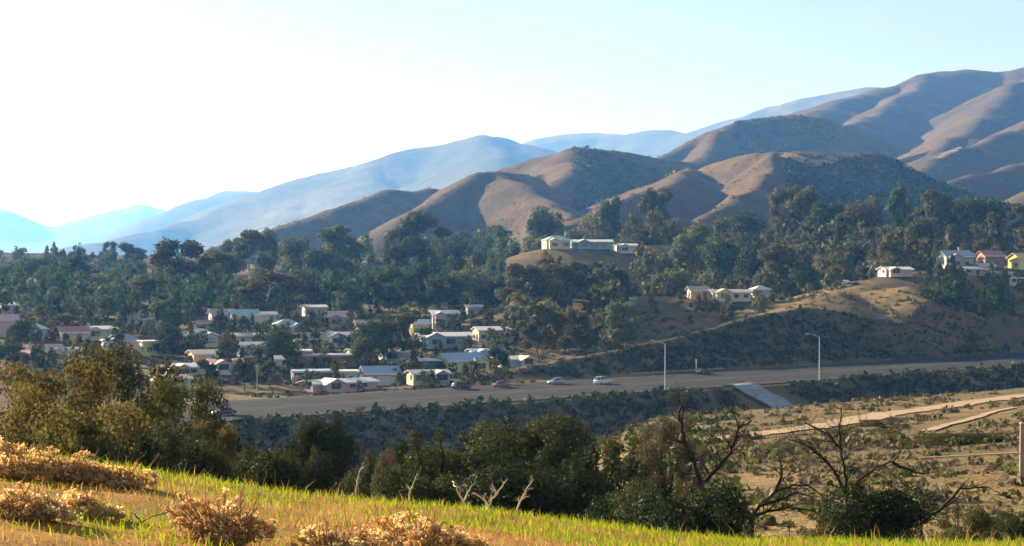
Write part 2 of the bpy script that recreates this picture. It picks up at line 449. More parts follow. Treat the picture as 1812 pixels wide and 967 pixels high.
# ---- freeway
def strip(name, s0, s1, t0, t1, dz, mat, step=20.0, parent=None, th=0.0):
    n = max(1, int(abs(t1 - t0) / step)); tt = np.linspace(t0, t1, n + 1)
    V = []
    for t in tt:
        for s in (s0, s1):
            x, y = from_st(s, t); V.append((x, y, ROADZ + dz))
    Fc = [(2 * i, 2 * i + 2, 2 * i + 3, 2 * i + 1) for i in range(n)]
    me = raw_mesh(name, V, Fc, 4)
    return link(name, me, mat, parent)
T0, T1 = -420, 700
road = strip("road", -1.0, ROADW + 1.0, T0, T1, -0.02, MATS["asphalt"])
tag(road, "wide grey asphalt freeway crossing the valley", kind="structure")
for s_ in (1.8, 17.2, 20.0, 35.0):
    strip("edge_line", s_, s_ + .22, T0, T1, .0, MATS["line_paint"], parent=road)
V = []; Fc = []
for s_ in (5.5, 9.3, 13.1, 23.8, 27.6, 31.4):
    t = T0
    while t < T1:
        b = len(V)
        for ss, tt in ((s_, t), (s_, t + 3.4), (s_ + .16, t + 3.4), (s_ + .16, t)):
            x, y = from_st(ss, tt); V.append((x, y, ROADZ + .003))
        Fc.append((b, b + 1, b + 2, b + 3)); t += 12.2
tag(link("lane_dashes", raw_mesh("lane_dashes", V, Fc, 4), MATS["line_paint"], road), kind="stuff")
# ------------------------------------------------------------------ plant builders
def crown_arrays(blobs, n, leaf_s, seed, shell=.5, up=.25, aspect=1.7):
    """leaf-sized rhombs spread through a set of ellipsoid clumps (cx,cy,cz,rx,ry,rz)"""
    r = np.random.default_rng(seed)
    B = np.array(blobs, float)
    wgt = (B[:, 3] * B[:, 4] * B[:, 5]) ** (2 / 3); wgt /= wgt.sum()
    k = r.choice(len(B), n, p=wgt)
    dv = r.normal(size=(n, 3)); dv /= np.linalg.norm(dv, axis=1)[:, None]
    rad = shell + (1 - shell) * r.random(n) ** .6
    rad = rad * (1 + .16 * r.normal(size=n) * (r.random(n) < .35))
    pos = B[k, :3] + dv * rad[:, None] * B[k, 3:]
    nrm = dv * .8 + r.normal(size=(n, 3)) * .6; nrm[:, 2] += up
    nrm /= np.linalg.norm(nrm, axis=1)[:, None]
    a = np.cross(nrm, r.normal(size=(n, 3))); a /= np.linalg.norm(a, axis=1)[:, None] + 1e-9
    b = np.cross(nrm, a)
    sz = leaf_s * (.6 + .8 * r.random(n))[:, None]
    a = a * sz * aspect * .5; b = b * sz * .5
    V = np.stack([pos - a, pos - b + a * .1, pos + a, pos + b + a * .1], 1)
    keep = V[:, :, 2].min(axis=1) > .004
    V = V[keep].reshape(-1, 3)
    Fc = np.arange(len(V)).reshape(-1, 4)
    return V, Fc

def tube_arrays(pts, radii, seg=6):
    pts = [Vector(p) for p in pts]; V = []; Fc = []
    prev = None
    for i, p in enumerate(pts):
        if i == 0: d = pts[1] - p
        elif i == len(pts) - 1: d = p - pts[i - 1]
        else: d = pts[i + 1] - pts[i - 1]
        d.normalize()
        ref = prev if prev is not None else (Vector((1, 0, 0)) if abs(d.x) < .9 else Vector((0, 1, 0)))
        u = (ref - d * ref.dot(d)).normalized(); w = d.cross(u); prev = u
        for j in range(seg):
            a = 2 * math.pi * j / seg
            V.append(tuple(p + (u * math.cos(a) + w * math.sin(a)) * radii[i]))
    for i in range(len(pts) - 1):
        for j in range(seg):
            j2 = (j + 1) % seg
            Fc.append((i * seg + j, i * seg + j2, (i + 1) * seg + j2, (i + 1) * seg + j))
    return np.array(V), np.array(Fc)

def join_arrays(parts):
    V = []; Fc = []; o = 0
    for v, f in parts:
        V.append(v); Fc.append(f + o); o += len(v)
    return np.concatenate(V), np.concatenate(Fc)

def wiggle(a, b, n, amp, rng):
    a = Vector(a); b = Vector(b); L = (b - a).length
    out = []
    for i in range(n + 1):
        t = i / n; p = a.lerp(b, t)
        k = math.sin(t * math.pi) * amp * L
        out.append(p + Vector((rng.uniform(-k, k), rng.uniform(-k, k), rng.uniform(-k, k) * .4)))
    return out

def make_blobs(kind, rng):
    B = []
    if kind == 'euc':
        n = rng.randint(11, 15)
        for i in range(n):
            z = .34 + .6 * (i + rng.random() * .8) / n
            w = .30 * math.sin(min(1, max(.05, (1.06 - z) / .72)) * math.pi * .62) + .03
            a = rng.uniform(0, 6.28); r = w * rng.uniform(.25, 1)
            s = rng.uniform(.075, .135)
            B.append((r * math.cos(a), r * math.sin(a), z, s * 1.15, s * 1.15, s * rng.uniform(.8, 1.25)))
    elif kind == 'oak':
        n = rng.randint(12, 16)
        for i in range(n):
            u = rng.random(); a = rng.uniform(0, 6.28)
            z = .20 + .62 * u; r = .40 * math.sqrt(max(0, 1 - ((z - .40) / .52) ** 2)) * rng.uniform(.35, 1)
            s = rng.uniform(.13, .20)
            B.append((r * math.cos(a), r * math.sin(a), z, s * 1.15, s * 1.15, s))
    elif kind == 'conifer':
        for i in range(12):
            z = .14 + .82 * i / 12; w = .25 * (1.02 - z) + .015
            for j in range(3):
                a = rng.uniform(0, 6.28)
                B.append((w * .55 * math.cos(a), w * .55 * math.sin(a), z, w * .62, w * .62, .05))
    elif kind == 'column':
        for i in range(10):
            z = .12 + .8 * i / 10; w = .085 * math.sin(min(1, (1.05 - z) * 1.5) * 1.57) + .015
            B.append((rng.uniform(-.03, .03), rng.uniform(-.03, .03), z, w, w, .1))
    elif kind == 'bush':
        n = rng.randint(16, 22)
        for i in range(n):
            a = rng.uniform(0, 6.28); z = .12 + .70 * rng.random()
            r = .47 * math.sqrt(max(0, 1 - ((z - .2) / .75) ** 2)) * rng.uniform(.3, 1)
            s = rng.uniform(.10, .19)
            B.append((r * math.cos(a), r * math.sin(a), z, s * 1.1, s * 1.1, s))
        for i in range(16):
            a = rng.uniform(0, 6.28); e = rng.uniform(.1, 1.35); q = rng.uniform(.46, .60); s = rng.uniform(.028, .06)
            B.append((q * math.cos(e) * math.cos(a), q * math.cos(e) * math.sin(a), .22 + q * 1.25 * math.sin(e), s, s, s * 1.5))
    elif kind == 'loose':
        n = rng.randint(34, 42)
        for i in range(n):
            a = rng.uniform(0, 6.28); z = .2 + .74 * rng.random()
            r = .48 * math.sqrt(max(0, 1 - ((z - .45) / .56) ** 2)) * rng.uniform(.25, 1)
            s = rng.uniform(.055, .11)
            B.append((r * math.cos(a), r * math.sin(a), z, s * 1.25, s * 1.25, s * .8))
    return B

PROTO = {}
def proto(key, kind, n, leaf_s, seed, trunk_r=.022, shell=.5, aspect=1.7):
    rng = random.Random(seed)
    B = make_blobs(kind, rng)
    V, Fc = crown_arrays(B, n, leaf_s, seed, shell, aspect=aspect)
    cm = raw_mesh("crown_" + key, V, Fc, 4)
    tp = []
    top = {'euc': .82, 'oak': .45, 'conifer': .95, 'column': .85, 'bush': .22, 'loose': .4}[kind]
    sp = wiggle((0, 0, -.04), (rng.uniform(-.03, .03), rng.uniform(-.03, .03), top), 5, .05 if kind in ('euc', 'oak', 'loose') else .01, rng)
    tp.append(tube_arrays(sp, [trunk_r * (1.15 - .8 * i / 5) for i in range(6)], 7))
    for b in B[::1 if kind in ('loose', 'bush') else 2]:
        if kind in ('conifer', 'column'): break
        zc = min(b[2] * .75, top); i = zc / top * 5; k = int(min(i, 4)); st_ = sp[k].lerp(sp[k + 1], i - k)
        tp.append(tube_arrays(wiggle(st_, b[:3], 4, .10, rng), [trunk_r * .42 * (1 - .19 * q) for q in range(5)], 5))
    tv, tf = join_arrays(tp)
    tm = raw_mesh("trunk_" + key, tv, tf, 4, smooth=True)
    PROTO[key] = (cm, tm, (V, Fc))

leaf("leaf_grey", [(.075, .082, .030), (.115, .118, .044), (.165, .155, .065), (.09, .095, .034)], .35, .4)
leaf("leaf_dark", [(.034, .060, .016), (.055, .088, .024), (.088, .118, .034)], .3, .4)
leaf("leaf_blue", [(.042, .062, .026), (.062, .084, .034), (.088, .105, .042)], .3, .4)
leaf("leaf_brown", [(.11, .088, .046), (.155, .122, .066), (.095, .09, .044)], .35, .3)
leaf("leaf_light", [(.085, .115, .035), (.12, .145, .05), (.16, .165, .055)], .35)
leaf("leaf_gold", [(.16, .11, .032), (.12, .095, .028), (.085, .08, .024), (.20, .13, .036)], .45, .1)
leaf("leaf_olive", [(.075, .078, .022), (.11, .105, .030), (.055, .065, .02), (.14, .12, .035)], .38, .12)
leaf("leaf_bush", [(.032, .042, .014), (.050, .062, .020), (.072, .082, .024), (.105, .105, .03)], .32, .12)
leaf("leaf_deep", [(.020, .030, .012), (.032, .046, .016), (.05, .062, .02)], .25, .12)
leaf("leaf_twiggy", [(.13, .095, .06), (.18, .14, .085), (.10, .085, .045), (.12, .11, .05)], .3, .1)
plain("bark_grey", (.17, .145, .115), .9, .1, var=.3, scale=9)
plain("bark_pale", (.42, .38, .31), .85, .1, var=.2, scale=9)
plain("bark_dark", (.045, .034, .026), .9, .1, var=.3, scale=9)
plain("wood_bleached", (.62, .54, .40), .85, .1, var=.2, scale=14)

for i in range(4): proto("euc%d" % i, 'euc', 3600, .030, 100 + i, .014, .35)
for i in range(4): proto("oak%d" % i, 'oak', 3800, .034, 200 + i, .022, .45)
for i in range(2): proto("conifer%d" % i, 'conifer', 1900, .030, 300 + i, .014, .25)
proto("column0", 'column', 1300, .026, 320, .012, .4)
for i in range(4): proto("bush%d" % i, 'bush', 33000, .0112, 400 + i, .03, .55)
for i in range(3): proto("loose%d" % i, 'loose', 17000, .0115, 500 + i, .02, .3)
for i in range(3): proto("lod%d" % i, 'oak' if i == 2 else 'euc', 620, .085, 600 + i, .02, .5)

def place_tree(name, key, px, top, d, wpx, leafm, label, cat="tree", group=None, bark="bark_grey", sink=.0, full=1.0):
    """a tree standing on the ground at a distance d: height from the row of its top, width in picture pixels at that distance"""
    x, y, z = on_ground(px, d)
    zt = EYE + (HOR - top) / F * d
    h = max(zt - z + sink, 1.0)
    w = wpx / F * d
    cm, tm, _ = PROTO[key]
    base_w = {'e': .66, 'o': 1.0, 'c': .5, 'b': 1.05, 'l': 1.05}[key[0]]
    if key.startswith('column'): base_w = .2
    rz = random.Random(int(px * 7 + top)).uniform(0, 6.28)
    root = empty(name, (x, y, z - sink), rz, (w / base_w, w / base_w, h / .98))
    tag(root, label, cat, group)
    for nm, me, mt in (("crown", cm, leafm), ("trunk", tm, bark)):
        o = bpy.data.objects.new(nm, me); COL.objects.link(o); o.parent = root
        if not me.materials: me.materials.append(MATS[mt])
        o.material_slots[0].link = 'OBJECT'; o.material_slots[0].material = MATS[mt]
    return root
# ------------------------------------------------------------------ trees one can tell apart
G = "leaf_grey"; D = "leaf_dark"; B_ = "leaf_blue"; N = "leaf_brown"; L = "leaf_light"
TREES = [
 # left skyline and hillside
 ("conifer0", 95, 429, 1090, 24, B_, "small pointed conifer alone on the far left skyline"),
 ("oak0", 138, 440, 1060, 40, B_, "round dark tree on the skyline just right of the small conifer"),
 ("euc0", 193, 431, 1060, 24, G, "thin lollipop shaped tree on the left skyline"),
 ("euc1", 226, 436, 1010, 56, G, "spreading grey tree on the skyline beside the lollipop shaped tree"),
 ("oak1", 60, 462, 830, 95, B_, "broad blue-green tree on the hillside below the small skyline conifer"),
 ("conifer1", 138, 448, 760, 100, B_, "tall dark blue conifer in the left woods, widest there"),
 ("oak2", 8, 470, 800, 80, B_, "dark blue-green tree at the left picture edge below the bare skyline"),
 ("euc2", 268, 486, 620, 86, G, "tall grey-green eucalyptus above the small white-walled house"),
 ("euc3", 180, 492, 660, 80, G, "grey-green tree between the dark blue conifer and the white hillside house"),
 ("oak3", 110, 520, 600, 80, G, "grey rounded tree below the tall dark blue conifer"),
 ("euc0", 325, 428, 690, 92, G, "tall eucalyptus with flat crown breaking the skyline, pale bare trunk"),
 ("euc1", 385, 452, 700, 80, G, "grey-green eucalyptus right of the flat crowned skyline tree"),
 ("oak0", 378, 440, 930, 40, N, "small brownish tree behind the left skyline gap"),
 ("euc2", 412, 424, 860, 48, G, "narrow eucalyptus on the skyline left of the twin crowned one"),
 ("euc3", 446, 410, 830, 74, G, "twin crowned eucalyptus high on the skyline with pale trunk"),
 ("oak1", 476, 408, 880, 34, D, "small green topped tree at the foot of the brown hill"),
 ("oak2", 525, 416, 850, 64, G, "umbrella shaped tree against the brown hill foot"),
 ("euc1", 480, 488, 610, 100, N, "big brownish rounded tree behind the pale green roofed house"),
 ("oak3", 535, 478, 640, 86, N, "brown-grey tree right of the big brownish rounded tree"),
 ("euc0", 430, 500, 650, 74, G, "grey tree behind the white two-gabled house"),
 ("oak0", 575, 440, 780, 96, B_, "wide dark tree in the woods left of the white hilltop house"),
 ("euc2", 600, 400, 860, 76, G, "tall grey tree at the brown hill foot left of the white hilltop house"),
 ("conifer0", 686, 416, 850, 24, D, "narrow dark conifer right of the white hilltop house"),
 ("euc3", 745, 378, 860, 96, G, "tallest grey tree beside the shaded hill, right of the narrow conifer"),
 ("oak1", 720, 420, 800, 90, B_, "bushy blue-green tree below the tallest grey tree"),
 ("oak2", 800, 428, 830, 80, B_, "dark tree in the shaded hollow left of the brown spur"),
 ("conifer1", 884, 398, 860, 50, D, "green conical tree standing before the shaded hill"),
 ("column0", 908, 424, 850, 26, D, "small pointed green tree at the end of the brown spur"),
 ("euc0", 690, 478, 610, 84, D, "tall dark green tree left of the striped two-storey house"),
 ("euc1", 742, 476, 630, 70, D, "dark green tree close behind the striped two-storey house"),
 ("oak3", 832, 470, 660, 96, G, "broad grey-green tree above the cream gabled house"),
 ("euc2", 790, 488, 640, 66, B_, "narrow dark tree between two broader ones above the striped house"),
 ("euc3", 880, 500, 620, 66, B_, "dark tree on the left edge of the big brown-grey grove"),
 ("oak0", 662, 565, 492, 84, D, "large dark green tree standing among the lowest houses"),
 ("euc1", 712, 562, 498, 84, G, "grey-green tree with a white bare trunk among the lowest houses"),
 ("oak1", 645, 600, 478, 50, "leaf_olive", "olive green tree against the left side of the large dark green one"),
 # brown-grey grove in the centre
 ("euc2", 925, 470, 590, 90, N, "brown-grey eucalyptus on the left of the central grove"),
 ("euc0", 985, 470, 600, 104, N, "tallest brown-grey eucalyptus of the central grove"),
 ("euc3", 1042, 468, 605, 92, G, "grey-green eucalyptus right of the tallest one in the central grove"),
 ("oak2", 1085, 478, 620, 76, D, "dark rounded tree at the right end of the central grove"),
 ("euc1", 955, 545, 505, 76, "leaf_olive", "olive eucalyptus low in front of the central grove"),
 ("euc2", 1020, 552, 512, 64, "leaf_olive", "olive eucalyptus beside the cut bank below the central grove"),
 ("euc0", 1104, 538, 520, 58, L, "light green tree with forked pale trunk on the cut bank crest"),
 ("oak3", 905, 540, 560, 46, L, "light green tree beside the yellow-orange tent roof"),
 # spur and woods behind the bench
 ("oak0", 962, 366, 960, 70, B_, "dark rounded tree above the white house row on the spur"),
 ("euc2", 1082, 352, 960, 52, D, "dark tree on the bright rib below the flat topped hill"),
 ("oak1", 1040, 386, 900, 90, G, "grey tree directly behind the white house row on the spur"),
 ("euc3", 1165, 336, 930, 84, G, "tall grey-green tree below the tan face of the flat topped hill"),
 ("oak2", 1130, 400, 860, 70, D, "dark tree right of the white house row on the spur"),
 ("oak3", 1305, 374, 880, 116, D, "broad dark tree at the foot of the tan hill face"),
 ("euc1", 1232, 404, 740, 76, G, "grey-green tree behind the light green shrub trees of the bench"),
 ("oak0", 1280, 420, 720, 80, D, "dark green rounded tree behind the long cream bench house"),
 ("oak1", 1340, 432, 700, 84, B_, "dark blue-green tree behind the right end of the long cream bench house"),
 ("oak2", 1188, 476, 640, 90, L, "sunlit light green tree on the bench edge"),
 ("oak3", 1160, 486, 640, 40, "leaf_olive", "small olive tree left of the sunlit light green bench tree"),
 ("euc0", 1388, 334, 850, 62, N, "tall bare-looking brown tree in front of the dark hill flank"),
 ("euc1", 1428, 342, 840, 60, G, "tall tree with green tip right of the brown bare-looking tree"),
 ("euc2", 1378, 434, 650, 78, G, "grey-green eucalyptus right of the long cream bench house"),
 ("oak0", 1425, 470, 640, 60, D, "dark tree above the dip of the golden ridge"),
 ("euc3", 1470, 362, 800, 84, D, "dense dark eucalyptus left of the rounded brown-topped tree"),
 ("oak1", 1515, 360, 810, 100, N, "rounded brown-topped tree in the right woods"),
 ("euc0", 1545, 352, 830, 34, L, "slim tree with sunlit top behind the rounded brown-topped tree"),
 ("oak2", 1500, 428, 700, 90, B_, "dark blue-green tree above the white-posted veranda house"),
 ("euc1", 1592, 338, 830, 42, D, "slim green tree between the two halves of the right woods"),
 ("oak3", 1580, 424, 700, 84, D, "dark tree left of the grey roofed house on the right"),
 ("euc2", 1648, 338, 800, 74, "leaf_olive", "olive tree with ragged top above the grey roofed house"),
 ("oak0", 1630, 386, 760, 70, G, "grey rounded tree left above the grey roofed house"),
 ("oak1", 1700, 352, 820, 110, D, "large dark green tree above the grey roofed house"),
 ("oak2", 1755, 345, 830, 110, D, "largest dark green tree near the right edge, above the red-brown houses"),
 ("euc3", 1806, 362, 800, 60, G, "grey-green tree cut by the right picture edge"),
 # among the houses, left
 ("oak3", 305, 574, 486, 70, D, "round dark green tree beside the cream bungalow"),
 ("oak0", 38, 566, 490, 60, D, "dark green tree next to the pink roof at the left edge"),
 ("oak1", 14, 612, 450, 60, D, "dark shrubby tree low at the left picture edge"),
 ("euc1", 362, 642, 424, 44, D, "small dark tree beside the freeway below the peach bungalow"),
 ("euc2", 432, 636, 424, 54, G, "grey-green tree beside the freeway near the white bare pole"),
 ("oak2", 500, 582, 480, 76, D, "bushy dark green tree left of the dark glazed house"),
 ("oak3", 548, 566, 560, 40, D, "small round green tree below the pink roofed house"),
 ("euc3", 478, 640, 430, 34, L, "light green slim tree beside the white bare pole"),
 ("oak0", 402, 600, 470, 40, "leaf_olive", "small olive tree between the grey house and the cream bungalow"),
 ("oak2", 250, 596, 500, 46, "leaf_olive", "olive tree left of the white cube house"),
 ("euc0", 118, 560, 520, 50, N, "brownish tree above the golden foreground tree"),
 ("oak1", 880, 618, 486, 46, D, "dark tree at the end of the pale roofed house row"),
 ("oak3", 600, 500, 640, 80, D, "dark tree above the pink roofed house"),
 ("euc2", 655, 500, 650, 66, B_, "dark tree above the small roof in the woods"),
 # canyon right
 ("oak2", 1735, 540, 590, 40, D, "green tree in the dark canyon at the right"),
 ("oak0", 1690, 520, 600, 60, B_, "blue-green tree at the head of the dark canyon"),
]
for t in TREES:
    key, px, top, d, w, lm, lab = t
    pale = "pale" in lab or "white" in lab and "trunk" in lab
    nm = {'euc': 'eucalyptus_tree', 'oak': 'broadleaf_tree', 'con': 'conifer_tree', 'col': 'conifer_tree'}[key[:3]]
    place_tree(nm, key, px, top - 3, d, w * 1.12, lm, lab, "tree", "trees on the valley slopes", "bark_pale" if pale else "bark_grey")

# ---- woods that read as one mass: low trees filling the slopes behind
def woods(name, label, regions, seed, mat, hmin=6, hmax=12, avoid=(), lod=.30):
    r = np.random.default_rng(seed); VV = []; FF = []; o = 0
    for (pa, pb, da, db, n) in regions:
        pxs = r.uniform(pa, pb, n); ds = r.uniform(da, db, n)
        xs = (pxs - 906) / F * ds; zs = terrain(xs, ds)
        for px, x, y, z in zip(pxs, xs, ds, zs):
            s_, _t = st(x, y)
            if -3 < s_ < 43.5: continue
            if any(a0 < px < a1 and d0 < y < d1 for a0, a1, d0, d1 in avoid): continue
            V, Fc = PROTO["lod%d" % r.integers(0, 3)][2]
            nq = int(len(Fc) * lod); V = V[:nq * 4]; Fc = Fc[:nq]
            h = r.uniform(hmin, hmax); w = h * r.uniform(.6, .95); a = r.uniform(0, 6.28)
            c, s = math.cos(a), math.sin(a)
            v = np.stack([(V[:, 0] * c - V[:, 1] * s) * w + x, (V[:, 0] * s + V[:, 1] * c) * w + y, V[:, 2] * h + z - .8], 1)
            VV.append(v); FF.append(Fc + o); o += len(v)
    ob = link(name, raw_mesh(name, np.concatenate(VV), np.concatenate(FF), 4), MATS[mat])
    tag(ob, label, "woods", kind="stuff")
woods("woodland", "dim blue-green woods covering the left hillside behind the houses",
      [(-250, 640, 650, 1060, 260), (-200, 330, 540, 700, 90), (330, 640, 600, 700, 40), (560, 900, 640, 1020, 130)], 5, "leaf_blue", 7, 15)
woods("woodland", "grey-green woods behind the bench and around the hilltop houses",
      [(900, 1090, 520, 640, 46), (940, 1200, 838, 900, 30), (1000, 1420, 640, 790, 130), (1050, 1900, 830, 1050, 210), (1390, 1640, 640, 790, 80), (1560, 1900, 720, 830, 70)], 6, "leaf_grey", 8, 17,
      avoid=((930, 1130, 650, 834),))
woods("woodland", "low trees and garden shrubs between the houses of the valley floor",
      [(300, 900, 425, 620, 280), (-100, 300, 420, 560, 120)], 8, "leaf_bush", 2.4, 7.5, lod=.3)
woods("woodland", "small trees and tall shrubs screening the hilltop and bench houses",
      [(925, 1140, 690, 745, 10), (1090, 1360, 570, 590, 16), (1420, 1520, 610, 640, 10), (1640, 1830, 630, 652, 22)], 18, "leaf_grey", 3, 7.5, lod=.45)
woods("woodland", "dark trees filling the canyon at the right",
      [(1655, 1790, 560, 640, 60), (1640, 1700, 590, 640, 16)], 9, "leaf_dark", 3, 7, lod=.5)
# ------------------------------------------------------------------ houses
def bm_box(bm, x0, x1, y0, y1, z0, z1):
    vs_ = [bm.verts.new(p) for p in ((x0, y0, z0), (x1, y0, z0), (x1, y1, z0), (x0, y1, z0), (x0, y0, z1), (x1, y0, z1), (x1, y1, z1), (x0, y1, z1))]
    for f in ((0, 3, 2, 1), (4, 5, 6, 7), (0, 1, 5, 4), (1, 2, 6, 5), (2, 3, 7, 6), (3, 0, 4, 7)):
        bm.faces.new([vs_[i] for i in f])
def bm_done(bm, name):
    me = bpy.data.meshes.new(name); bm.to_mesh(me); bm.free(); return me
def prism(bm, prof, x0, x1):
    """profile in (y,z) extruded along x"""
    a = [bm.verts.new((x0, y, z)) for y, z in prof]; b = [bm.verts.new((x1, y, z)) for y, z in prof]
    n = len(prof)
    bm.faces.new(a[::-1]); bm.faces.new(b)
    for i in range(n):
        j = (i + 1) % n
        bm.faces.new((a[i], a[j], b[j], b[i]))
    bmesh.ops.recalc_face_normals(bm, faces=bm.faces)

WALLS = {"white": (.60, .57, .52), "cream": (.72, .62, .42), "yellow": (.80, .66, .26), "peach": (.70, .48, .30), "grey": (.36, .37, .38),
         "pink": (.68, .44, .42), "brown": (.30, .19, .13), "blue": (.30, .38, .46), "tan": (.50, .40, .29), "sage": (.42, .48, .38), "dark": (.13, .12, .12)}
ROOFS = {"rwhite": (.66, .62, .57), "rpink": (.62, .36, .32), "rgrey": (.34, .34, .36), "rdark": (.12, .11, .11), "rgreen": (.36, .46, .40),
         "rred": (.42, .17, .12), "rtan": (.44, .35, .27), "rblue": (.34, .40, .48), "rorange": (.72, .40, .09)}
for k, c in WALLS.items(): plain("wall_" + k, c, .8, .2, var=.10, scale=.8)
for k, c in ROOFS.items(): plain("roof_" + k, c, .55, .35, var=.18, scale=2.2)
plain("trim_white", (.78, .77, .74), .6, .3, var=.06)
plain("frame_dull", (.30, .29, .27), .7, .2, var=.1)
plain("door_brown", (.20, .11, .07), .6, .3, var=.15)
plain("garage_pale", (.62, .61, .58), .6, .3, var=.06)
def glass():
    m, nt, out = new_mat("window_glass")
    oc = nd(nt, "ShaderNodeTexCoord").outputs["Object"]
    n = noise(nt, .9, 2, .5, oc)
    c = ramp(nt, n, [(.35, (.02, .03, .04)), (.7, (.06, .08, .10))])
    bsdf(nt, out, c, .06, .8)
glass()
def unit_window(w, h):
    bm = bmesh.new(); t = .09
    bm_box(bm, -w / 2, w / 2, -.06, .04, 0, t); bm_box(bm, -w / 2, w / 2, -.06, .04, h - t, h)
    bm_box(bm, -w / 2, -w / 2 + t, -.06, .04, t, h - t); bm_box(bm, w / 2 - t, w / 2, -.06, .04, t, h - t)
    bm_box(bm, -.03, .03, -.055, .035, t, h - t)
    f = bm_done(bm, "window_frame"); bm = bmesh.new(); bm_box(bm, -w / 2 + .02, w / 2 - .02, -.03, .02, .02, h - .02)
    return f, bm_done(bm, "window_pane")
WIN = {k: unit_window(*v) for k, v in {"std": (1.5, 1.2), "wide": (2.6, 1.5), "tall": (1.1, 2.0)}.items()}
for f, p in WIN.values(): f.materials.append(MATS["frame_dull"]); p.materials.append(MATS["window_glass"])
bm = bmesh.new(); bm_box(bm, -.5, .5, -.07, .03, 0, 2.1); DOOR = bm_done(bm, "door"); DOOR.materials.append(MATS["door_brown"])
bm = bmesh.new(); bm_box(bm, -2.4, 2.4, -.05, .03, 0, 2.2)
for k in range(4): bm_box(bm, -2.36, 2.36, -.08, -.05, .06 + k * .54, .52 + k * .54)
GARAGE = bm_done(bm, "garage_door"); GARAGE.materials.append(MATS["garage_pale"])

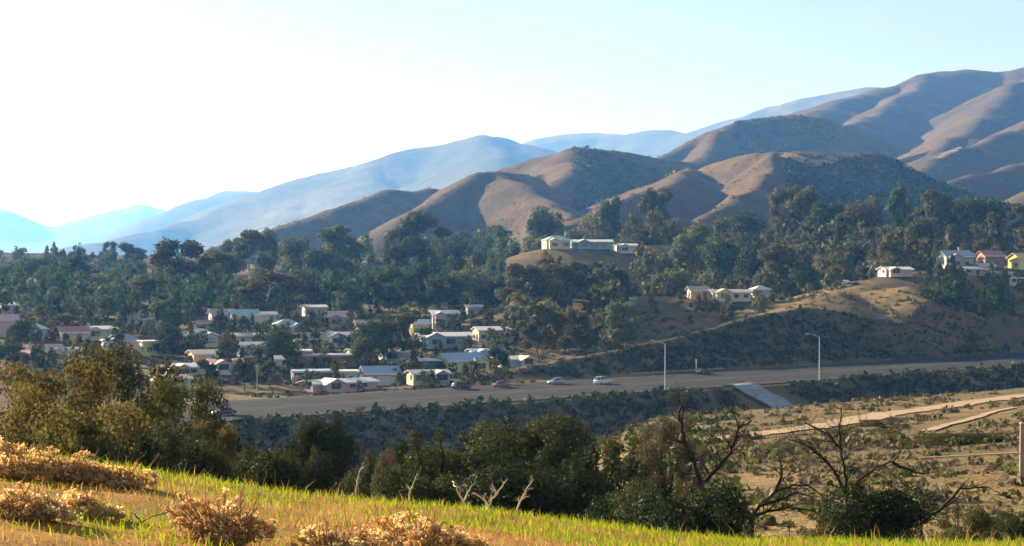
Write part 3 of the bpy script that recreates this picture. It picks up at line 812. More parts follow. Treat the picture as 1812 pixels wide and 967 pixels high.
HOUSE_BOX = []
def house(px, row, w, dp, h, rz, wall, roof, label, rt="gable", dist=None, wins="std", chimney=False, garage=False, veranda=False, sink=.3, name="house"):
    if dist is None: x, y, z = hit(px, row, 400, 1060)
    else: x, y, z = on_ground(px, dist)
    HOUSE_BOX.append((x, y, max(w, dp) * .6))
    a = math.radians(rz)
    root = empty(name, (x, y, z - sink), a)
    tag(root, label, "house", "houses of the valley town")
    hh = h + sink
    bm = bmesh.new()
    rise = dp * .5 * {"gable": .42, "low": .20, "flat": 0, "hip": .42, "shed": .0, "mansard": .5, "tent": .9}[rt]
    if rt in ("gable", "low"):
        prism(bm, [(-dp / 2, 0), (dp / 2, 0), (dp / 2, hh), (0, hh + rise), (-dp / 2, hh)], -w / 2, w / 2)
    else:
        bm_box(bm, -w / 2, w / 2, -dp / 2, dp / 2, 0, hh)
    wo = link("wall", bm_done(bm, "wall"), MATS["wall_" + wall], root)
    bm = bmesh.new(); o = .55; t = .16
    if rt in ("gable", "low"):
        k = rise / (dp / 2); ye = dp / 2 + o; ze = hh - o * k
        prism(bm, [(-ye, ze), (0, hh + rise), (ye, ze), (ye, ze + t), (0, hh + rise + t), (-ye, ze + t)], -w / 2 - o, w / 2 + o)
    elif rt == "shed":
        prism(bm, [(-dp / 2 - o, hh + .01), (dp / 2 + o, hh + .9), (dp / 2 + o, hh + .9 + t), (-dp / 2 - o, hh + .01 + t)], -w / 2 - o, w / 2 + o)
    elif rt == "flat":
        bm_box(bm, -w / 2 - o, w / 2 + o, -dp / 2 - o, dp / 2 + o, hh + .003, hh + .26)
    else:
        rx = max(.05, w / 2 - dp / 2 * .9) if rt != "tent" else .05
        vv = [bm.verts.new(p) for p in ((-w / 2 - o, -dp / 2 - o, hh), (w / 2 + o, -dp / 2 - o, hh), (w / 2 + o, dp / 2 + o, hh), (-w / 2 - o, dp / 2 + o, hh), (-rx, 0, hh + rise + .2), (rx, 0, hh + rise + .2))]
        for f in ((0, 1, 5, 4), (1, 2, 5), (2, 3, 4, 5), (3, 0, 4), (0, 3, 2, 1)): bm.faces.new([vv[i] for i in f])
    ro = link("roof", bm_done(bm, "roof"), MATS["roof_" + roof], root)
    for s_ in (-1, 1):
        bm = bmesh.new(); bm_box(bm, -w / 2 - o, w / 2 + o, s_ * (dp / 2 + o) - .05, s_ * (dp / 2 + o) + .05, hh - (.28 if rt in ("gable", "low") else .12), hh + (.0 if rt in ("gable", "low") else .0))
        link("fascia", bm_done(bm, "fascia"), MATS["trim_white"], root)
    if rt in ("gable", "low", "hip") and w >= 8 and not garage and not veranda:
        ww = min(5.2, w * .42); wx = w * (.24 if int(px) % 2 else -.22); wy = -dp / 2 - 2.2; wh = hh * .94; wr = ww * .5 * .45
        bm = bmesh.new(); prism(bm, [(-ww / 2, 0), (ww / 2, 0), (ww / 2, wh), (0, wh + wr), (-ww / 2, wh)], 0, 2.6)
        link("wing_wall", bm_done(bm, "wing_wall"), MATS["wall_" + wall], root, (wx, wy, 0), (0, 0, math.pi / 2))
        bm = bmesh.new(); k2 = .45; oo = .4
        prism(bm, [(-ww / 2 - oo, wh - oo * k2), (0, wh + wr), (ww / 2 + oo, wh - oo * k2), (ww / 2 + oo, wh - oo * k2 + .14), (0, wh + wr + .14), (-ww / 2 - oo, wh - oo * k2 + .14)], -.45, 2.2 + dp * .42)
        link("wing_roof", bm_done(bm, "wing_roof"), MATS["roof_" + roof], root, (wx, wy, .012), (0, 0, math.pi / 2))
        f_, p_ = WIN["wide"]
        fo = bpy.data.objects.new("window", f_); COL.objects.link(fo); fo.parent = root; fo.location = (wx, wy, sink + .9)
        po = bpy.data.objects.new("pane", p_); COL.objects.link(po); po.parent = fo
        WX = (wx - ww / 2 - .8, wx + ww / 2 + .8)
    else: WX = (99, 99)
    if chimney:
        bm = bmesh.new(); cx = w * .22; zt = hh + rise + 1.1
        bm_box(bm, cx - .45, cx + .45, dp * .12, dp * .12 + .8, hh * .8, zt); bm_box(bm, cx - .55, cx + .55, dp * .12 - .1, dp * .12 + .9, zt, zt + .18)
        link("chimney", bm_done(bm, "chimney"), MATS["wall_brown"], ro)
    rng = random.Random(int(px * 13 + row))
    def win(kind, x_, y_, z_, r_):
        f, p = WIN[kind]
        fo = bpy.data.objects.new("window", f); COL.objects.link(fo); fo.parent = root; fo.location = (x_, y_, z_); fo.rotation_euler = (0, 0, r_)
        po = bpy.data.objects.new("pane", p); COL.objects.link(po); po.parent = fo
    storeys = 2 if h > 4.6 else 1
    hs = h / storeys
    fx = -w / 2 + 1.4
    if garage:
        g = bpy.data.objects.new("garage_door", GARAGE); COL.objects.link(g); g.parent = root; g.location = (w / 2 - 3.0, -dp / 2, sink)
    lim = w / 2 - (6.2 if garage else 1.2)
    step = 3.1 if wins != "wide" else 3.6
    k = 0
    while fx < lim:
        for s_ in range(storeys):
            if WX[0] < fx < WX[1]: continue
            if s_ == 0 and k == 1:
                dd = bpy.data.objects.new("door", DOOR); COL.objects.link(dd); dd.parent = root; dd.location = (fx, -dp / 2, sink)
            elif rng.random() < .72:
                win(wins, fx, -dp / 2, sink + s_ * hs + (.9 if wins != "tall" else .25), 0)
        fx += step; k += 1
    for s_ in range(storeys):
        win("std", -w / 2, -dp * .2, sink + s_ * hs + .9, -math.pi / 2)
        if dp > 7: win("std", -w / 2, dp * .22, sink + s_ * hs + .9, -math.pi / 2)
    if veranda:
        bm = bmesh.new(); bm_box(bm, -w / 2, w / 2, -dp / 2 - 2.6, -dp / 2 - o - .02, hh - .45, hh - .3)
        vo = link("veranda_roof", bm_done(bm, "veranda_roof"), MATS["roof_" + roof], root)
        n = int(w / 3) + 1
        for i in range(n):
            bm = bmesh.new(); xx = -w / 2 + .1 + (w - .2) * i / (n - 1); bm_box(bm, xx - .09, xx + .09, -dp / 2 - 2.55, -dp / 2 - 2.37, 0, hh - .46)
            link("post", bm_done(bm, "post"), MATS["trim_white"], root)
    return root

HOUSES = [
 # px, row, w, dp, h, rz, wall, roof, label, extras
 (598, 693, 20, 6, 2.3, 38, "pink", "rwhite", "very long low white-roofed building closest to the freeway", dict(rt="low")),
 (553, 680, 11, 7, 3.2, 12, "dark", "rblue", "dark glazed house with bluish roof behind the long low building", dict(rt="flat", wins="wide")),
 (607, 680, 6.4, 5, 3.2, 8, "white", "rwhite", "small white box-like house with bright rim beside the dark glazed house", dict(rt="flat", wins="wide")),
 (672, 681, 9.5, 7, 3.0, 15, "tan", "rblue", "tan house with blue-grey gable roof above the freeway", dict(garage=True)),
 (757, 679, 8.5, 6, 2.6, 18, "tan", "rgrey", "small tan house with grey roof, rightmost in the lowest row", dict(rt="low")),
 (745, 657, 10, 7, 3.0, 10, "dark", "rwhite", "dark walled house with thin pale roof edge", dict(rt="flat")),
 (815, 658, 12.5, 8, 3.2, 30, "yellow", "rblue", "house with brightly lit yellow end wall and blue-grey roof", dict()),
 (905, 650, 11, 6, 2.4, 30, "white", "rwhite", "low white roof by the start of the cut bank", dict(rt="low")),
 (786, 614, 17, 8, 3.4, 12, "blue", "rwhite", "long blue-walled house with broad white roof in mid slope", dict(rt="low", wins="wide")),
 (872, 604, 12, 8, 3.6, 14, "cream", "rwhite", "cream gabled house with lit wall panels beside the tent roof", dict(rt="low", garage=True)),
 (916, 596, 5, 5, 2.2, 20, "peach", "rorange", "small pavilion with yellow-orange tent roof", dict(rt="tent")),
 (786, 584, 8, 7, 5.6, 10, "grey", "rwhite", "striped grey two-storey house with white roof", dict(rt="low", wins="wide")),
 (600, 578, 10, 7, 3.4, 14, "tan", "rpink", "house with pink-red tiled roof and dark front opening", dict(wins="wide")),
 (507, 592, 10, 8, 2.8, 20, "white", "rgreen", "house with pale green hipped roof", dict(rt="hip")),
 (432, 578, 9, 7, 3.8, 16, "white", "rgreen", "white two-gabled house with greenish roof", dict()),
 (447, 630, 9, 7, 3.0, 16, "grey", "rgrey", "grey house with layered grey roofs above the freeway", dict(rt="low")),
 (353, 612, 8, 7, 3.2, 22, "white", "rwhite", "cream bungalow with bright white roof beside round dark green tree", dict(rt="hip")),
 (368, 645, 10, 7, 3.0, 22, "peach", "rtan", "peach bungalow with tan roof", dict(rt="low", garage=True)),
 (606, 612, 11, 7, 3.2, 12, "white", "rgrey", "white framed house with grey roof and dark openings", dict(rt="low", wins="tall")),
 (545, 617, 9, 7, 3.0, 24, "yellow", "rtan", "yellow walled house with lit end beside the white framed house", dict()),
 (583, 647, 15, 7, 2.8, 8, "brown", "rgrey", "long dark brown house with pale flat roof line", dict(rt="flat")),
 (80, 640, 7.5, 6, 3.0, 20, "white", "rpink", "small white house with pink roof behind the golden tree", dict()),
 (6, 596, 7, 6, 4.9, 20, "pink", "rpink", "pink two-storey house cut by the left picture edge", dict()),
 (160, 660, 10, 6, 3.0, 18, "cream", "rtan", "cream house half hidden by the golden tree", dict()),
 (214, 622, 11, 7, 3.0, 16, "white", "rgrey", "white house with broad grey roof left of the white cube house", dict(rt="hip")),
 (268, 628, 5, 5, 3.6, 25, "yellow", "rwhite", "white cube house with brightly lit yellowish wall", dict(rt="flat")),
 (226, 522, 9, 7, 4.0, 14, "white", "rwhite", "white hillside house high in the left woods", dict(rt="low", dist=680)),
 (225, 578, 6, 5, 3.4, 14, "cream", "rtan", "small white-walled house under the tall grey-green eucalyptus", dict()),
 (268, 582, 5, 5, 3.0, 14, "white", "rgrey", "tiny white shed house in deep shade of the left woods", dict(rt="flat")),
 (650, 468, 12, 8, 5.0, 12, "white", "rwhite", "white hilltop house with uneven roofline in the woods", dict(rt="low", chimney=True, dist=880)),
 (984, 437, 12, 8, 4.0, 14, "cream", "rwhite", "white house with two bright round-topped fronts on the brown spur", dict(rt="hip", dist=802, wins="wide")),
 (1046, 446, 20, 8, 3.4, 6, "blue", "rwhite", "long white and blue house row on the brown spur", dict(rt="low", dist=808)),
 (1108, 446, 10, 7, 3.6, 10, "white", "rwhite", "white house at the right end of the row on the spur", dict(rt="low", dist=812)),
 (1105, 533, 8, 6, 2.8, 6, "blue", "rgrey", "blue-grey flat roofed house on the bench edge", dict(rt="flat", dist=590, wins="wide")),
 (1290, 524, 17, 7, 3.2, 8, "cream", "rtan", "long cream bench house with sunlit end", dict(rt="low", dist=598)),
 (1476, 490, 12, 7, 3.2, 10, "white", "rgrey", "white-posted veranda house under dark trees", dict(rt="low", dist=650, veranda=True)),
 (1584, 486, 13, 7, 2.6, 12, "pink", "rwhite", "low pale pink house on top of the golden ridge", dict(rt="low", dist=632)),
 (1690, 470, 14, 9, 4.8, 10, "grey", "rgrey", "large grey roofed house with white chimney at the right", dict(chimney=True, dist=668)),
 (1752, 462, 10, 8, 4.8, 10, "brown", "rred", "red-brown house with grey front right of the grey roofed house", dict(dist=680)),
 (1806, 452, 8, 7, 4.8, 20, "yellow", "rorange", "bright yellow house cut by the right picture edge", dict(dist=680)),
 (1720, 484, 10, 6, 2.6, 8, "tan", "rgrey", "low tan house below the large grey roofed house", dict(rt="low", dist=655)),
 (1796, 490, 9, 6, 2.8, 12, "white", "rwhite", "small white house low at the right picture edge", dict(rt="flat", dist=650)),
 (638, 536, 9, 6, 3.0, 10, "sage", "rwhite", "small house with pale roof half sunk in the woods", dict(rt="low")),
]
MORE = [
 (420, 612, 7, 6, 2.8, 18, "cream", "rtan", "small cream house right of the cream bungalow", dict(rt="low")),
 (478, 612, 8, 6, 2.8, 12, "tan", "rwhite", "tan house with white roof under the bushy dark green tree", dict(rt="low")),
 (466, 654, 8, 6, 2.6, 20, "white", "rtan", "small white house below the layered grey roofs", dict(rt="low")),
 (520, 640, 8, 6, 2.7, 10, "peach", "rwhite", "peach walled house with white flat roof above the dark glazed house", dict(rt="flat")),
 (640, 640, 7, 6, 2.7, 16, "sage", "rgrey", "sage green house beside the large dark green tree", dict(rt="low")),
 (650, 592, 7, 6, 2.9, 14, "white", "rpink", "white house with pink roof right of the pink-red tiled one", dict(rt="gable")),
 (556, 560, 7, 6, 3.0, 16, "white", "rwhite", "white house above the small round green tree", dict(rt="low")),
 (530, 556, 6, 5, 3.4, 20, "pink", "rwhite", "tall narrow pink house in the woods edge", dict(rt="hip")),
 (470, 572, 6, 6, 2.8, 12, "cream", "rgrey", "cream house between the two greenish roofs", dict(rt="low")),
 (392, 572, 7, 6, 3.0, 18, "white", "rtan", "white house with tan roof left of the two-gabled one", dict(rt="gable")),
 (368, 588, 6, 6, 2.8, 14, "tan", "rred", "tan house with red roof above the cream bungalow", dict(rt="low")),
 (400, 660, 8, 6, 2.6, 22, "white", "rpink", "white house with pale pink roof right of the peach bungalow", dict(rt="low")),
 (330, 668, 9, 6, 2.6, 24, "peach", "rwhite", "peach house with white roof nearest the golden trees", dict(rt="low")),
 (300, 690, 8, 6, 2.6, 24, "white", "rtan", "white house at the freeway edge behind the golden trees", dict(rt="low")),
 (316, 612, 6, 5, 2.8, 20, "pink", "rtan", "pink house left of the cream bungalow", dict(rt="gable")),
 (180, 600, 8, 6, 2.8, 14, "cream", "rwhite", "cream house with white roof above the golden tree", dict(rt="low")),
 (130, 606, 7, 6, 2.8, 18, "peach", "rred", "peach house with red roof above the far left golden tree", dict(rt="gable")),
 (112, 640, 8, 6, 2.8, 16, "white", "rgrey", "white house with grey roof right of the small pink-roofed one", dict(rt="low")),
 (40, 646, 7, 6, 2.8, 16, "cream", "rpink", "cream house with pink roof near the left edge", dict(rt="low")),
 (58, 600, 7, 6, 2.8, 18, "white", "rwhite", "white house right of the pink two-storey house", dict(rt="hip")),
 (18, 556, 6, 6, 3.0, 18, "pink", "rwhite", "pale pink house high at the left edge", dict(rt="low")),
 (96, 552, 6, 5, 3.0, 14, "white", "rgrey", "little white house in the left woods", dict(rt="low")),
 (700, 640, 8, 6, 2.7, 14, "white", "rgrey", "white house between the large trees and the dark walled house", dict(rt="low")),
 (860, 640, 9, 6, 2.8, 18, "grey", "rblue", "grey house right of the lit yellow end wall", dict(rt="low")),
 (742, 594, 5, 5, 3.6, 12, "yellow", "rwhite", "narrow yellow house at the left end of the long blue-walled one", dict(rt="gable")),
 (840, 560, 6, 6, 3.2, 10, "white", "rblue", "white house half hidden above the cream gabled house", dict(rt="low")),
 (1235, 526, 6, 5, 2.8, 10, "peach", "rtan", "small peach house left of the long cream bench house", dict(rt="gable", dist=600)),
 (1345, 520, 5, 5, 2.4, 12, "tan", "rwhite", "tan white-roofed house at the right end of the long cream bench house", dict(rt="hip", dist=604)),
 (1440, 484, 6, 5, 3.0, 12, "tan", "rwhite", "small tan house left of the white-posted veranda house", dict(rt="low", dist=645)),
 (1740, 476, 6, 6, 3.0, 14, "peach", "rtan", "peach house between the grey and the red-brown house", dict(rt="low", dist=662)),
 (1770, 480, 7, 5, 2.6, 12, "white", "rgrey", "white garage-like house below the red-brown house", dict(rt="flat", dist=655)),
]
for h_ in HOUSES:
    sc_ = .86 if 'spur' in h_[8] else .72 if 'dist' in h_[9] else .86 if h_[2] > 8.5 else 1.0
    house(h_[0], h_[1], h_[2] * sc_, h_[3], h_[4] * (.86 if 'spur' in h_[8] else .84 if 'dist' in h_[9] else .94), *h_[5:9], **h_[9])
for h_ in MORE: house(*h_[:9], **h_[9])
# ------------------------------------------------------------------ cars
def car_paint(name, c):
    m, nt, out = new_mat(name)
    p = bsdf(nt, out, c, .32, .5); p.inputs["Coat Weight"].default_value = .6; p.inputs["Coat Roughness"].default_value = .08
for k, c in {"car_black": (.012, .012, .015), "car_red": (.32, .045, .05), "car_silver": (.34, .37, .41), "car_white": (.72, .72, .70), "car_maroon": (.10, .02, .025), "car_blue": (.06, .09, .15)}.items(): car_paint(k, c)
plain("tyre_rubber", (.02, .02, .02), .9, .1); plain("rim_metal", (.45, .45, .46), .35, .5, 1.0, var=.05)
car_paint("lamp_clear", (.75, .75, .72)); car_paint("lamp_red", (.45, .02, .02))
def loft(sections):
    """sections: list of (x, [(y,z)...]) -> closed body"""
    V = []; Fc = []; n = len(sections[0][1]); bm = bmesh.new()
    rings = [[bm.verts.new((x, y, z)) for y, z in sec] for x, sec in sections]
    for a, b in zip(rings[:-1], rings[1:]):
        for i in range(n):
            j = (i + 1) % n; bm.faces.new((a[i], a[j], b[j], b[i]))
    bm.faces.new(rings[0][::-1]); bm.faces.new(rings[-1])
    bmesh.ops.recalc_face_normals(bm, faces=bm.faces)
    for f in bm.faces: f.smooth = True
    return bm
def sec(w, z0, z1):
    return [(-w, z0 + .1), (-w * .93, z0), (w * .93, z0), (w, z0 + .1), (w * 1.02, (z0 + z1) / 2), (w * .98, z1 - .08), (w * .88, z1), (-w * .88, z1), (-w * .98, z1 - .08), (-w * 1.02, (z0 + z1) / 2)]
def car_meshes(suv):
    k = 1.12 if suv else 1.0
    body = loft([(-2.28, sec(.78, .38, .72 * k)), (-2.2, sec(.86, .26, .90 * k)), (-1.5, sec(.90, .22, .95 * k)), (0, sec(.91, .22, .96 * k)), (1.0, sec(.90, .22, .93 * k)), (1.9, sec(.86, .24, .80 * k)), (2.25, sec(.74, .34, .62 * k))])
    body = bm_done(body, "car_body")
    zt = 1.72 if suv else 1.45; zb = .90 * k
    cab = loft([(-2.05 if suv else -1.75, sec(.70, zb, zb + .06)), (-1.75 if suv else -1.15, sec(.68, zb, zt - .06)), (-.6, sec(.70, zb, zt)), (.15, sec(.69, zb, zt - .03)), (.95, sec(.72, zb, zb + .05))])
    cab = bm_done(cab, "car_glass")
    bm = bmesh.new(); x0, x1 = (-1.72, .12) if suv else (-1.12, .12)
    bm_box(bm, x0, x1, -.60, .60, zt - .035, zt + .035); bmesh.ops.bevel(bm, geom=list(bm.edges), offset=.03, segments=2)
    for x_ in (x0 + .25, -.35, .25):
        for s_ in (-1, 1): bm_box(bm, x_ - .05, x_ + .05, s_ * .70 - .03, s_ * .70 + .03, zb, zt - .05)
    roof = bm_done(bm, "car_roof")
    return body, cab, roof
CARM = {False: car_meshes(False), True: car_meshes(True)}
def cyl(r, w, seg=16):
    bm = bmesh.new(); bmesh.ops.create_cone(bm, cap_ends=True, segments=seg, radius1=r, radius2=r, depth=w); bmesh.ops.rotate(bm, verts=bm.verts, cent=(0, 0, 0), matrix=Matrix.Rotation(math.pi / 2, 3, 'X')); return bm
TYRE = bm_done(cyl(.33, .22), "tyre"); TYRE.materials.append(MATS["tyre_rubber"])
RIM = bm_done(cyl(.21, .24, 10), "rim"); RIM.materials.append(MATS["rim_metal"])
bm = bmesh.new(); bm_box(bm, -.07, .07, -.18, .18, -.07, .07); bmesh.ops.bevel(bm, geom=list(bm.edges), offset=.03, segments=2); HL = bm_done(bm, "car_lamp")
def slot(o, m):
    if not o.data.materials: o.data.materials.append(MATS[m])
    o.material_slots[0].link = 'OBJECT'; o.material_slots[0].material = MATS[m]
def add(name, me, m, parent, loc=(0, 0, 0)):
    o = bpy.data.objects.new(name, me); COL.objects.link(o); o.parent = parent; o.location = loc
    if m: slot(o, m)
    return o
def car(px, row, paint, label, suv=False, flip=False):
    d = (EYE - ROADZ) * F / (row - HOR); x = (px - 906) / F * d
    root = empty("car", (x, d, ROADZ + .006), math.atan2(UY, UX) + (math.pi if flip else 0))
    tag(root, label, "car", "cars on the freeway")
    b, g, r = CARM[suv]
    add("body", b, paint, root); add("windows", g, "window_glass", root); add("roof", r, paint, root)
    for sx in (-1.38, 1.38):
        for sy in (-.80, .80):
            w = add("wheel", TYRE, None, root, (sx, sy, .33)); add("rim", RIM, None, w)
    for sy in (-.6, .6):
        add("headlight", HL, "lamp_clear", root, (2.14, sy, .60)); add("tail_light", HL, "lamp_red", root, (-2.22, sy, .72))
    return root
car(817, 689, "car_black", "black car on the freeway left of the red one", True)
car(889, 686, "car_red", "red car on the freeway behind the black one")
car(985, 680, "car_silver", "silver-blue car on the far lanes of the freeway", False, True)
car(1067, 680, "car_white", "white car on the freeway, nearest the street lamp", True)
car(1247, 663, "car_black", "black car right of the short roadside post", False)
car(396, 735, "car_maroon", "dark maroon car low on the freeway beside the golden tree", False, True)

# ------------------------------------------------------------------ street lamps, poles, signs, drain
plain("galvanised", (.52, .54, .55), .5, .4, .3, var=.12, scale=3)
plain("post_wood", (.34, .27, .20), .9, .1, var=.25, scale=6)
def lamp(px, s_, label):
    # where the sight column crosses the line s = s_
    q = (px - 906) / F
    d = (s_ - RX * UY + RY * UX) / (UX - q * UY)
    x = q * d; z = ground_z(x, d)
    root = empty("street_lamp", (x, d, z), 0); tag(root, label, "street lamp", "freeway street lamps")
    H = ROADZ - z + 10.2
    v, f = tube_arrays([(0, 0, -.3), (0, 0, .5), (0, 0, H * .6), (0, 0, H)], [.15, .14, .11, .085], 10)
    link("pole", raw_mesh("pole", v, f, 4, True), MATS["galvanised"], root)
    bm = bmesh.new(); bm_box(bm, -.28, .28, -.28, .28, -.1, .22); bmesh.ops.bevel(bm, geom=list(bm.edges), offset=.04, segments=1)
    link("base", bm_done(bm, "base"), MATS["concrete"], root)
    ax, ay = -UY * .98 - .25, UX * .35
    pts = [(0, 0, H - .12), (ax * .8, ay * .8, H + .22), (ax * 1.9, ay * 1.9, H + .48), (ax * 2.9, ay * 2.9, H + .6)]
    v, f = tube_arrays(pts, [.075, .065, .055, .05], 8); arm = link("arm", raw_mesh("arm", v, f, 4, True), MATS["galvanised"], root)
    bm = bmesh.new(); bm_box(bm, -.5, .45, -.17, .17, -.08, .09); bmesh.ops.bevel(bm, geom=list(bm.edges), offset=.06, segments=2)
    h_ = link("lamp_head", bm_done(bm, "lamp_head"), MATS["galvanised"], arm, (ax * 3.05, ay * 3.05, H + .62), (0, 0, math.atan2(-ay, -ax)))
lamp(1450, -1.3, "tall street lamp at the freeway edge in front of the dark cut bank")
lamp(1177, -1.3, "street lamp at the freeway edge left of the short roadside post")
def pole_thing(name, px, row, h, r, mat, label, dist=None, dmin=300, cap=True, cat="post"):
    x, y, z = hit(px, row, dmin, 1000) if dist is None else on_ground(px, dist)
    root = empty(name, (x, y, z)); tag(root, label, cat)
    v, f = tube_arrays([(0, 0, -.3), (0, 0, h * .5), (0, 0, h)], [r, r * .92, r * .8], 8)
    link("shaft", raw_mesh("shaft", v, f, 4, True), MATS[mat], root)
    if cap:
        bm = bmesh.new(); bm_box(bm, -r * 1.3, r * 1.3, -r * 1.3, r * 1.3, h - .02, h + r); link("cap", bm_done(bm, "cap"), MATS[mat], root)
    return root
pole_thing("roadside_post", 1232, 655, 3.2, .16, "trim_white", "short white roadside post at the foot of the dark cut bank", dist=482)
for px, row, h, lab in ((455, 700, 6.6, "bare white pole by the freeway below the grey house"), (832, 580, 7.5, "slim pale pole beside the striped grey two-storey house"), (490, 560, 5.5, "pale pole under the pink water tank in the left woods")):
    r_ = pole_thing("utility_pole", px, row, h, .11, "bark_pale", lab, cat="pole")
    bm = bmesh.new(); bm_box(bm, -.8, .8, -.06, .06, h * .93, h * .96); link("crossarm", bm_done(bm, "crossarm"), MATS["bark_pale"], r_)
# concrete drain chute on the embankment
def chute():
    global CHUTE_T
    V = []; rows_ = []
    q = (1300 - 906) / F; d = (-1.5 - RX * UY + RY * UX) / (UX - q * UY); _, tc = st(q * d, d); CHUTE_T = tc
    n = 10; prof = [(-4.0, .55), (-3.3, .12), (3.3, .12), (4.0, .55)]
    for i in range(n + 1):
        s_ = -1.2 - 20 * i / n
        for (u, dz) in prof:
            k = 1.0 - .25 * i / n
            x, y = from_st(s_, tc + u * k + i * .9)
            V.append((x, y, ground_z(x, y) + dz + .25))
    m = len(prof); V = np.array(V)
    root = empty("drain_chute", tuple(V[1])); tag(root, "pale concrete drain chute running down the freeway embankment", "drain chute")
    org = V[1]
    for i in range(n):
        a0 = V[i * m:(i + 1) * m]; a1 = V[(i + 1) * m:(i + 2) * m]
        q0 = a0 + (a1 - a0) * .03; q1 = a0 + (a1 - a0) * .97
        vv = np.concatenate([q0, q1]) - org; vv[:, 2] += .05 * math.sin(i * 2.1)
        o = link("slab", raw_mesh("slab", vv, [(j, j + 1, m + j + 1, m + j) for j in range(m - 1)], 4), MATS["concrete"], root)
        so = o.modifiers.new("solid", 'SOLIDIFY'); so.thickness = .4; so.offset = -1
chute()
# dirt track over the dry shelf
def track(pts, w, name, label):
    C = [hit(px, row, 60, 420) for px, row in pts]
    V = []; xs = []
    P2 = [Vector((c[0], c[1], 0)) for c in C]
    fine = []
    for a, b in zip(P2[:-1], P2[1:]):
        for k in range(8): fine.append(a.lerp(b, k / 8))
    fine.append(P2[-1])
    for k in range(3):
        fine = [fine[0]] + [(fine[i - 1] + fine[i] * 2 + fine[i + 1]) / 4 for i in range(1, len(fine) - 1)] + [fine[-1]]
    m = 7
    for i, p in enumerate(fine):
        dv = (fine[min(i + 1, len(fine) - 1)] - fine[max(i - 1, 0)]).normalized(); nv = Vector((-dv.y, dv.x, 0))
        HOUSE_BOX.append((p.x, p.y, w * .5 + 2.0))
        ww = w * (1 + .22 * math.sin(i * 1.3) * math.sin(i * .37) + .16 * math.sin(i * 2.7))
        for j in range(m):
            qp = p + nv * ww * (j / (m - 1) - .5); V.append((qp.x, qp.y))
    A = np.array(V); Z = terrain(A[:, 0], A[:, 1]) + .10
    V3 = np.column_stack([A, Z])
    Fc = [(i * m + j, i * m + j + 1, (i + 1) * m + j + 1, (i + 1) * m + j) for i in range(len(fine) - 1) for j in range(m - 1)]
    o = link(name, raw_mesh(name, V3, Fc, 4, True), MATS["earth_track"]); tag(o, label, kind="structure")
track([(1200, 790), (1290, 778), (1360, 768), (1440, 757), (1520, 744), (1590, 731), (1680, 720), (1760, 708), (1830, 698)], 5.5, "path", "pale dirt track crossing the dry shelf")
track([(1640, 765), (1700, 748), (1740, 735), (1800, 722)], 1.1, "path", "narrow pale footpath on the dry shelf")

# guard rail along the far shoulder
def guard_rail(t0, t1, label):
    x0, y0 = from_st(38.3, t0); root = empty("guard_rail", (x0, y0, ROADZ)); tag(root, label, "guard rail")
    org = Vector((x0, y0, ROADZ)); pr = [(0, .42), (-.05, .50), (0, .58), (-.05, .66), (0, .74)]
    V = []
    for t in (t0, t1):
        for ds, z in pr:
            x, y = from_st(38.3 + ds, t); V.append(tuple(Vector((x, y, ROADZ + z)) - org))
    o = link("rail", raw_mesh("rail", V, [(j, j + 1, 6 + j, 5 + j) for j in range(4)], 4), MATS["concrete"], root)
    so = o.modifiers.new("solid", 'SOLIDIFY'); so.thickness = .02
    bm = bmesh.new(); bm_box(bm, -.07, .07, -.07, .07, -.3, .78); pm = bm_done(bm, "rail_post"); pm.materials.append(MATS["post_wood"])
    t = t0 + .3
    while t < t1:
        x, y = from_st(38.45, t); p_ = bpy.data.objects.new("post", pm); COL.objects.link(p_); p_.parent = root; p_.location = Vector((x, y, ROADZ)) - org; t += 4
guard_rail(58, 92, "steel guard rail along the far freeway shoulder at the cut bank foot")

def hill_track(pts, w, label):
    C = [hit(px, row, 1080, 2600, 3000) for px, row in pts]; fine = []
    for a, b in zip(C[:-1], C[1:]):
        for k in range(6): fine.append((a[0] + (b[0] - a[0]) * k / 6, a[1] + (b[1] - a[1]) * k / 6))
    V = []
    for i, p in enumerate(fine):
        q = fine[min(i + 1, len(fine) - 1)]; o = fine[max(i - 1, 0)]
        dv = Vector((q[0] - o[0], q[1] - o[1], 0)).normalized(); nv = Vector((-dv.y, dv.x, 0))
        for j in range(4): V.append((p[0] + nv.x * w * (j / 3 - .5), p[1] + nv.y * w * (j / 3 - .5)))
    A = np.array(V); Z = terrain(A[:, 0], A[:, 1]) + 1.2
    o = link("path", raw_mesh("path", np.column_stack([A, Z]), [(i * 4 + j, i * 4 + j + 1, i * 4 + j + 5, i * 4 + j + 4) for i in range(len(fine) - 1) for j in range(3)], 4, True), MATS["earth_track"])
    tag(o, label, kind="structure")
hill_track([(1385, 276), (1415, 284), (1440, 292), (1465, 288), (1480, 280)], 9, "pale firebreak track near the top of the flat hill")
hill_track([(1760, 225), (1720, 250), (1690, 268), (1650, 290)], 8, "pale track down a spur of the big right mountain")
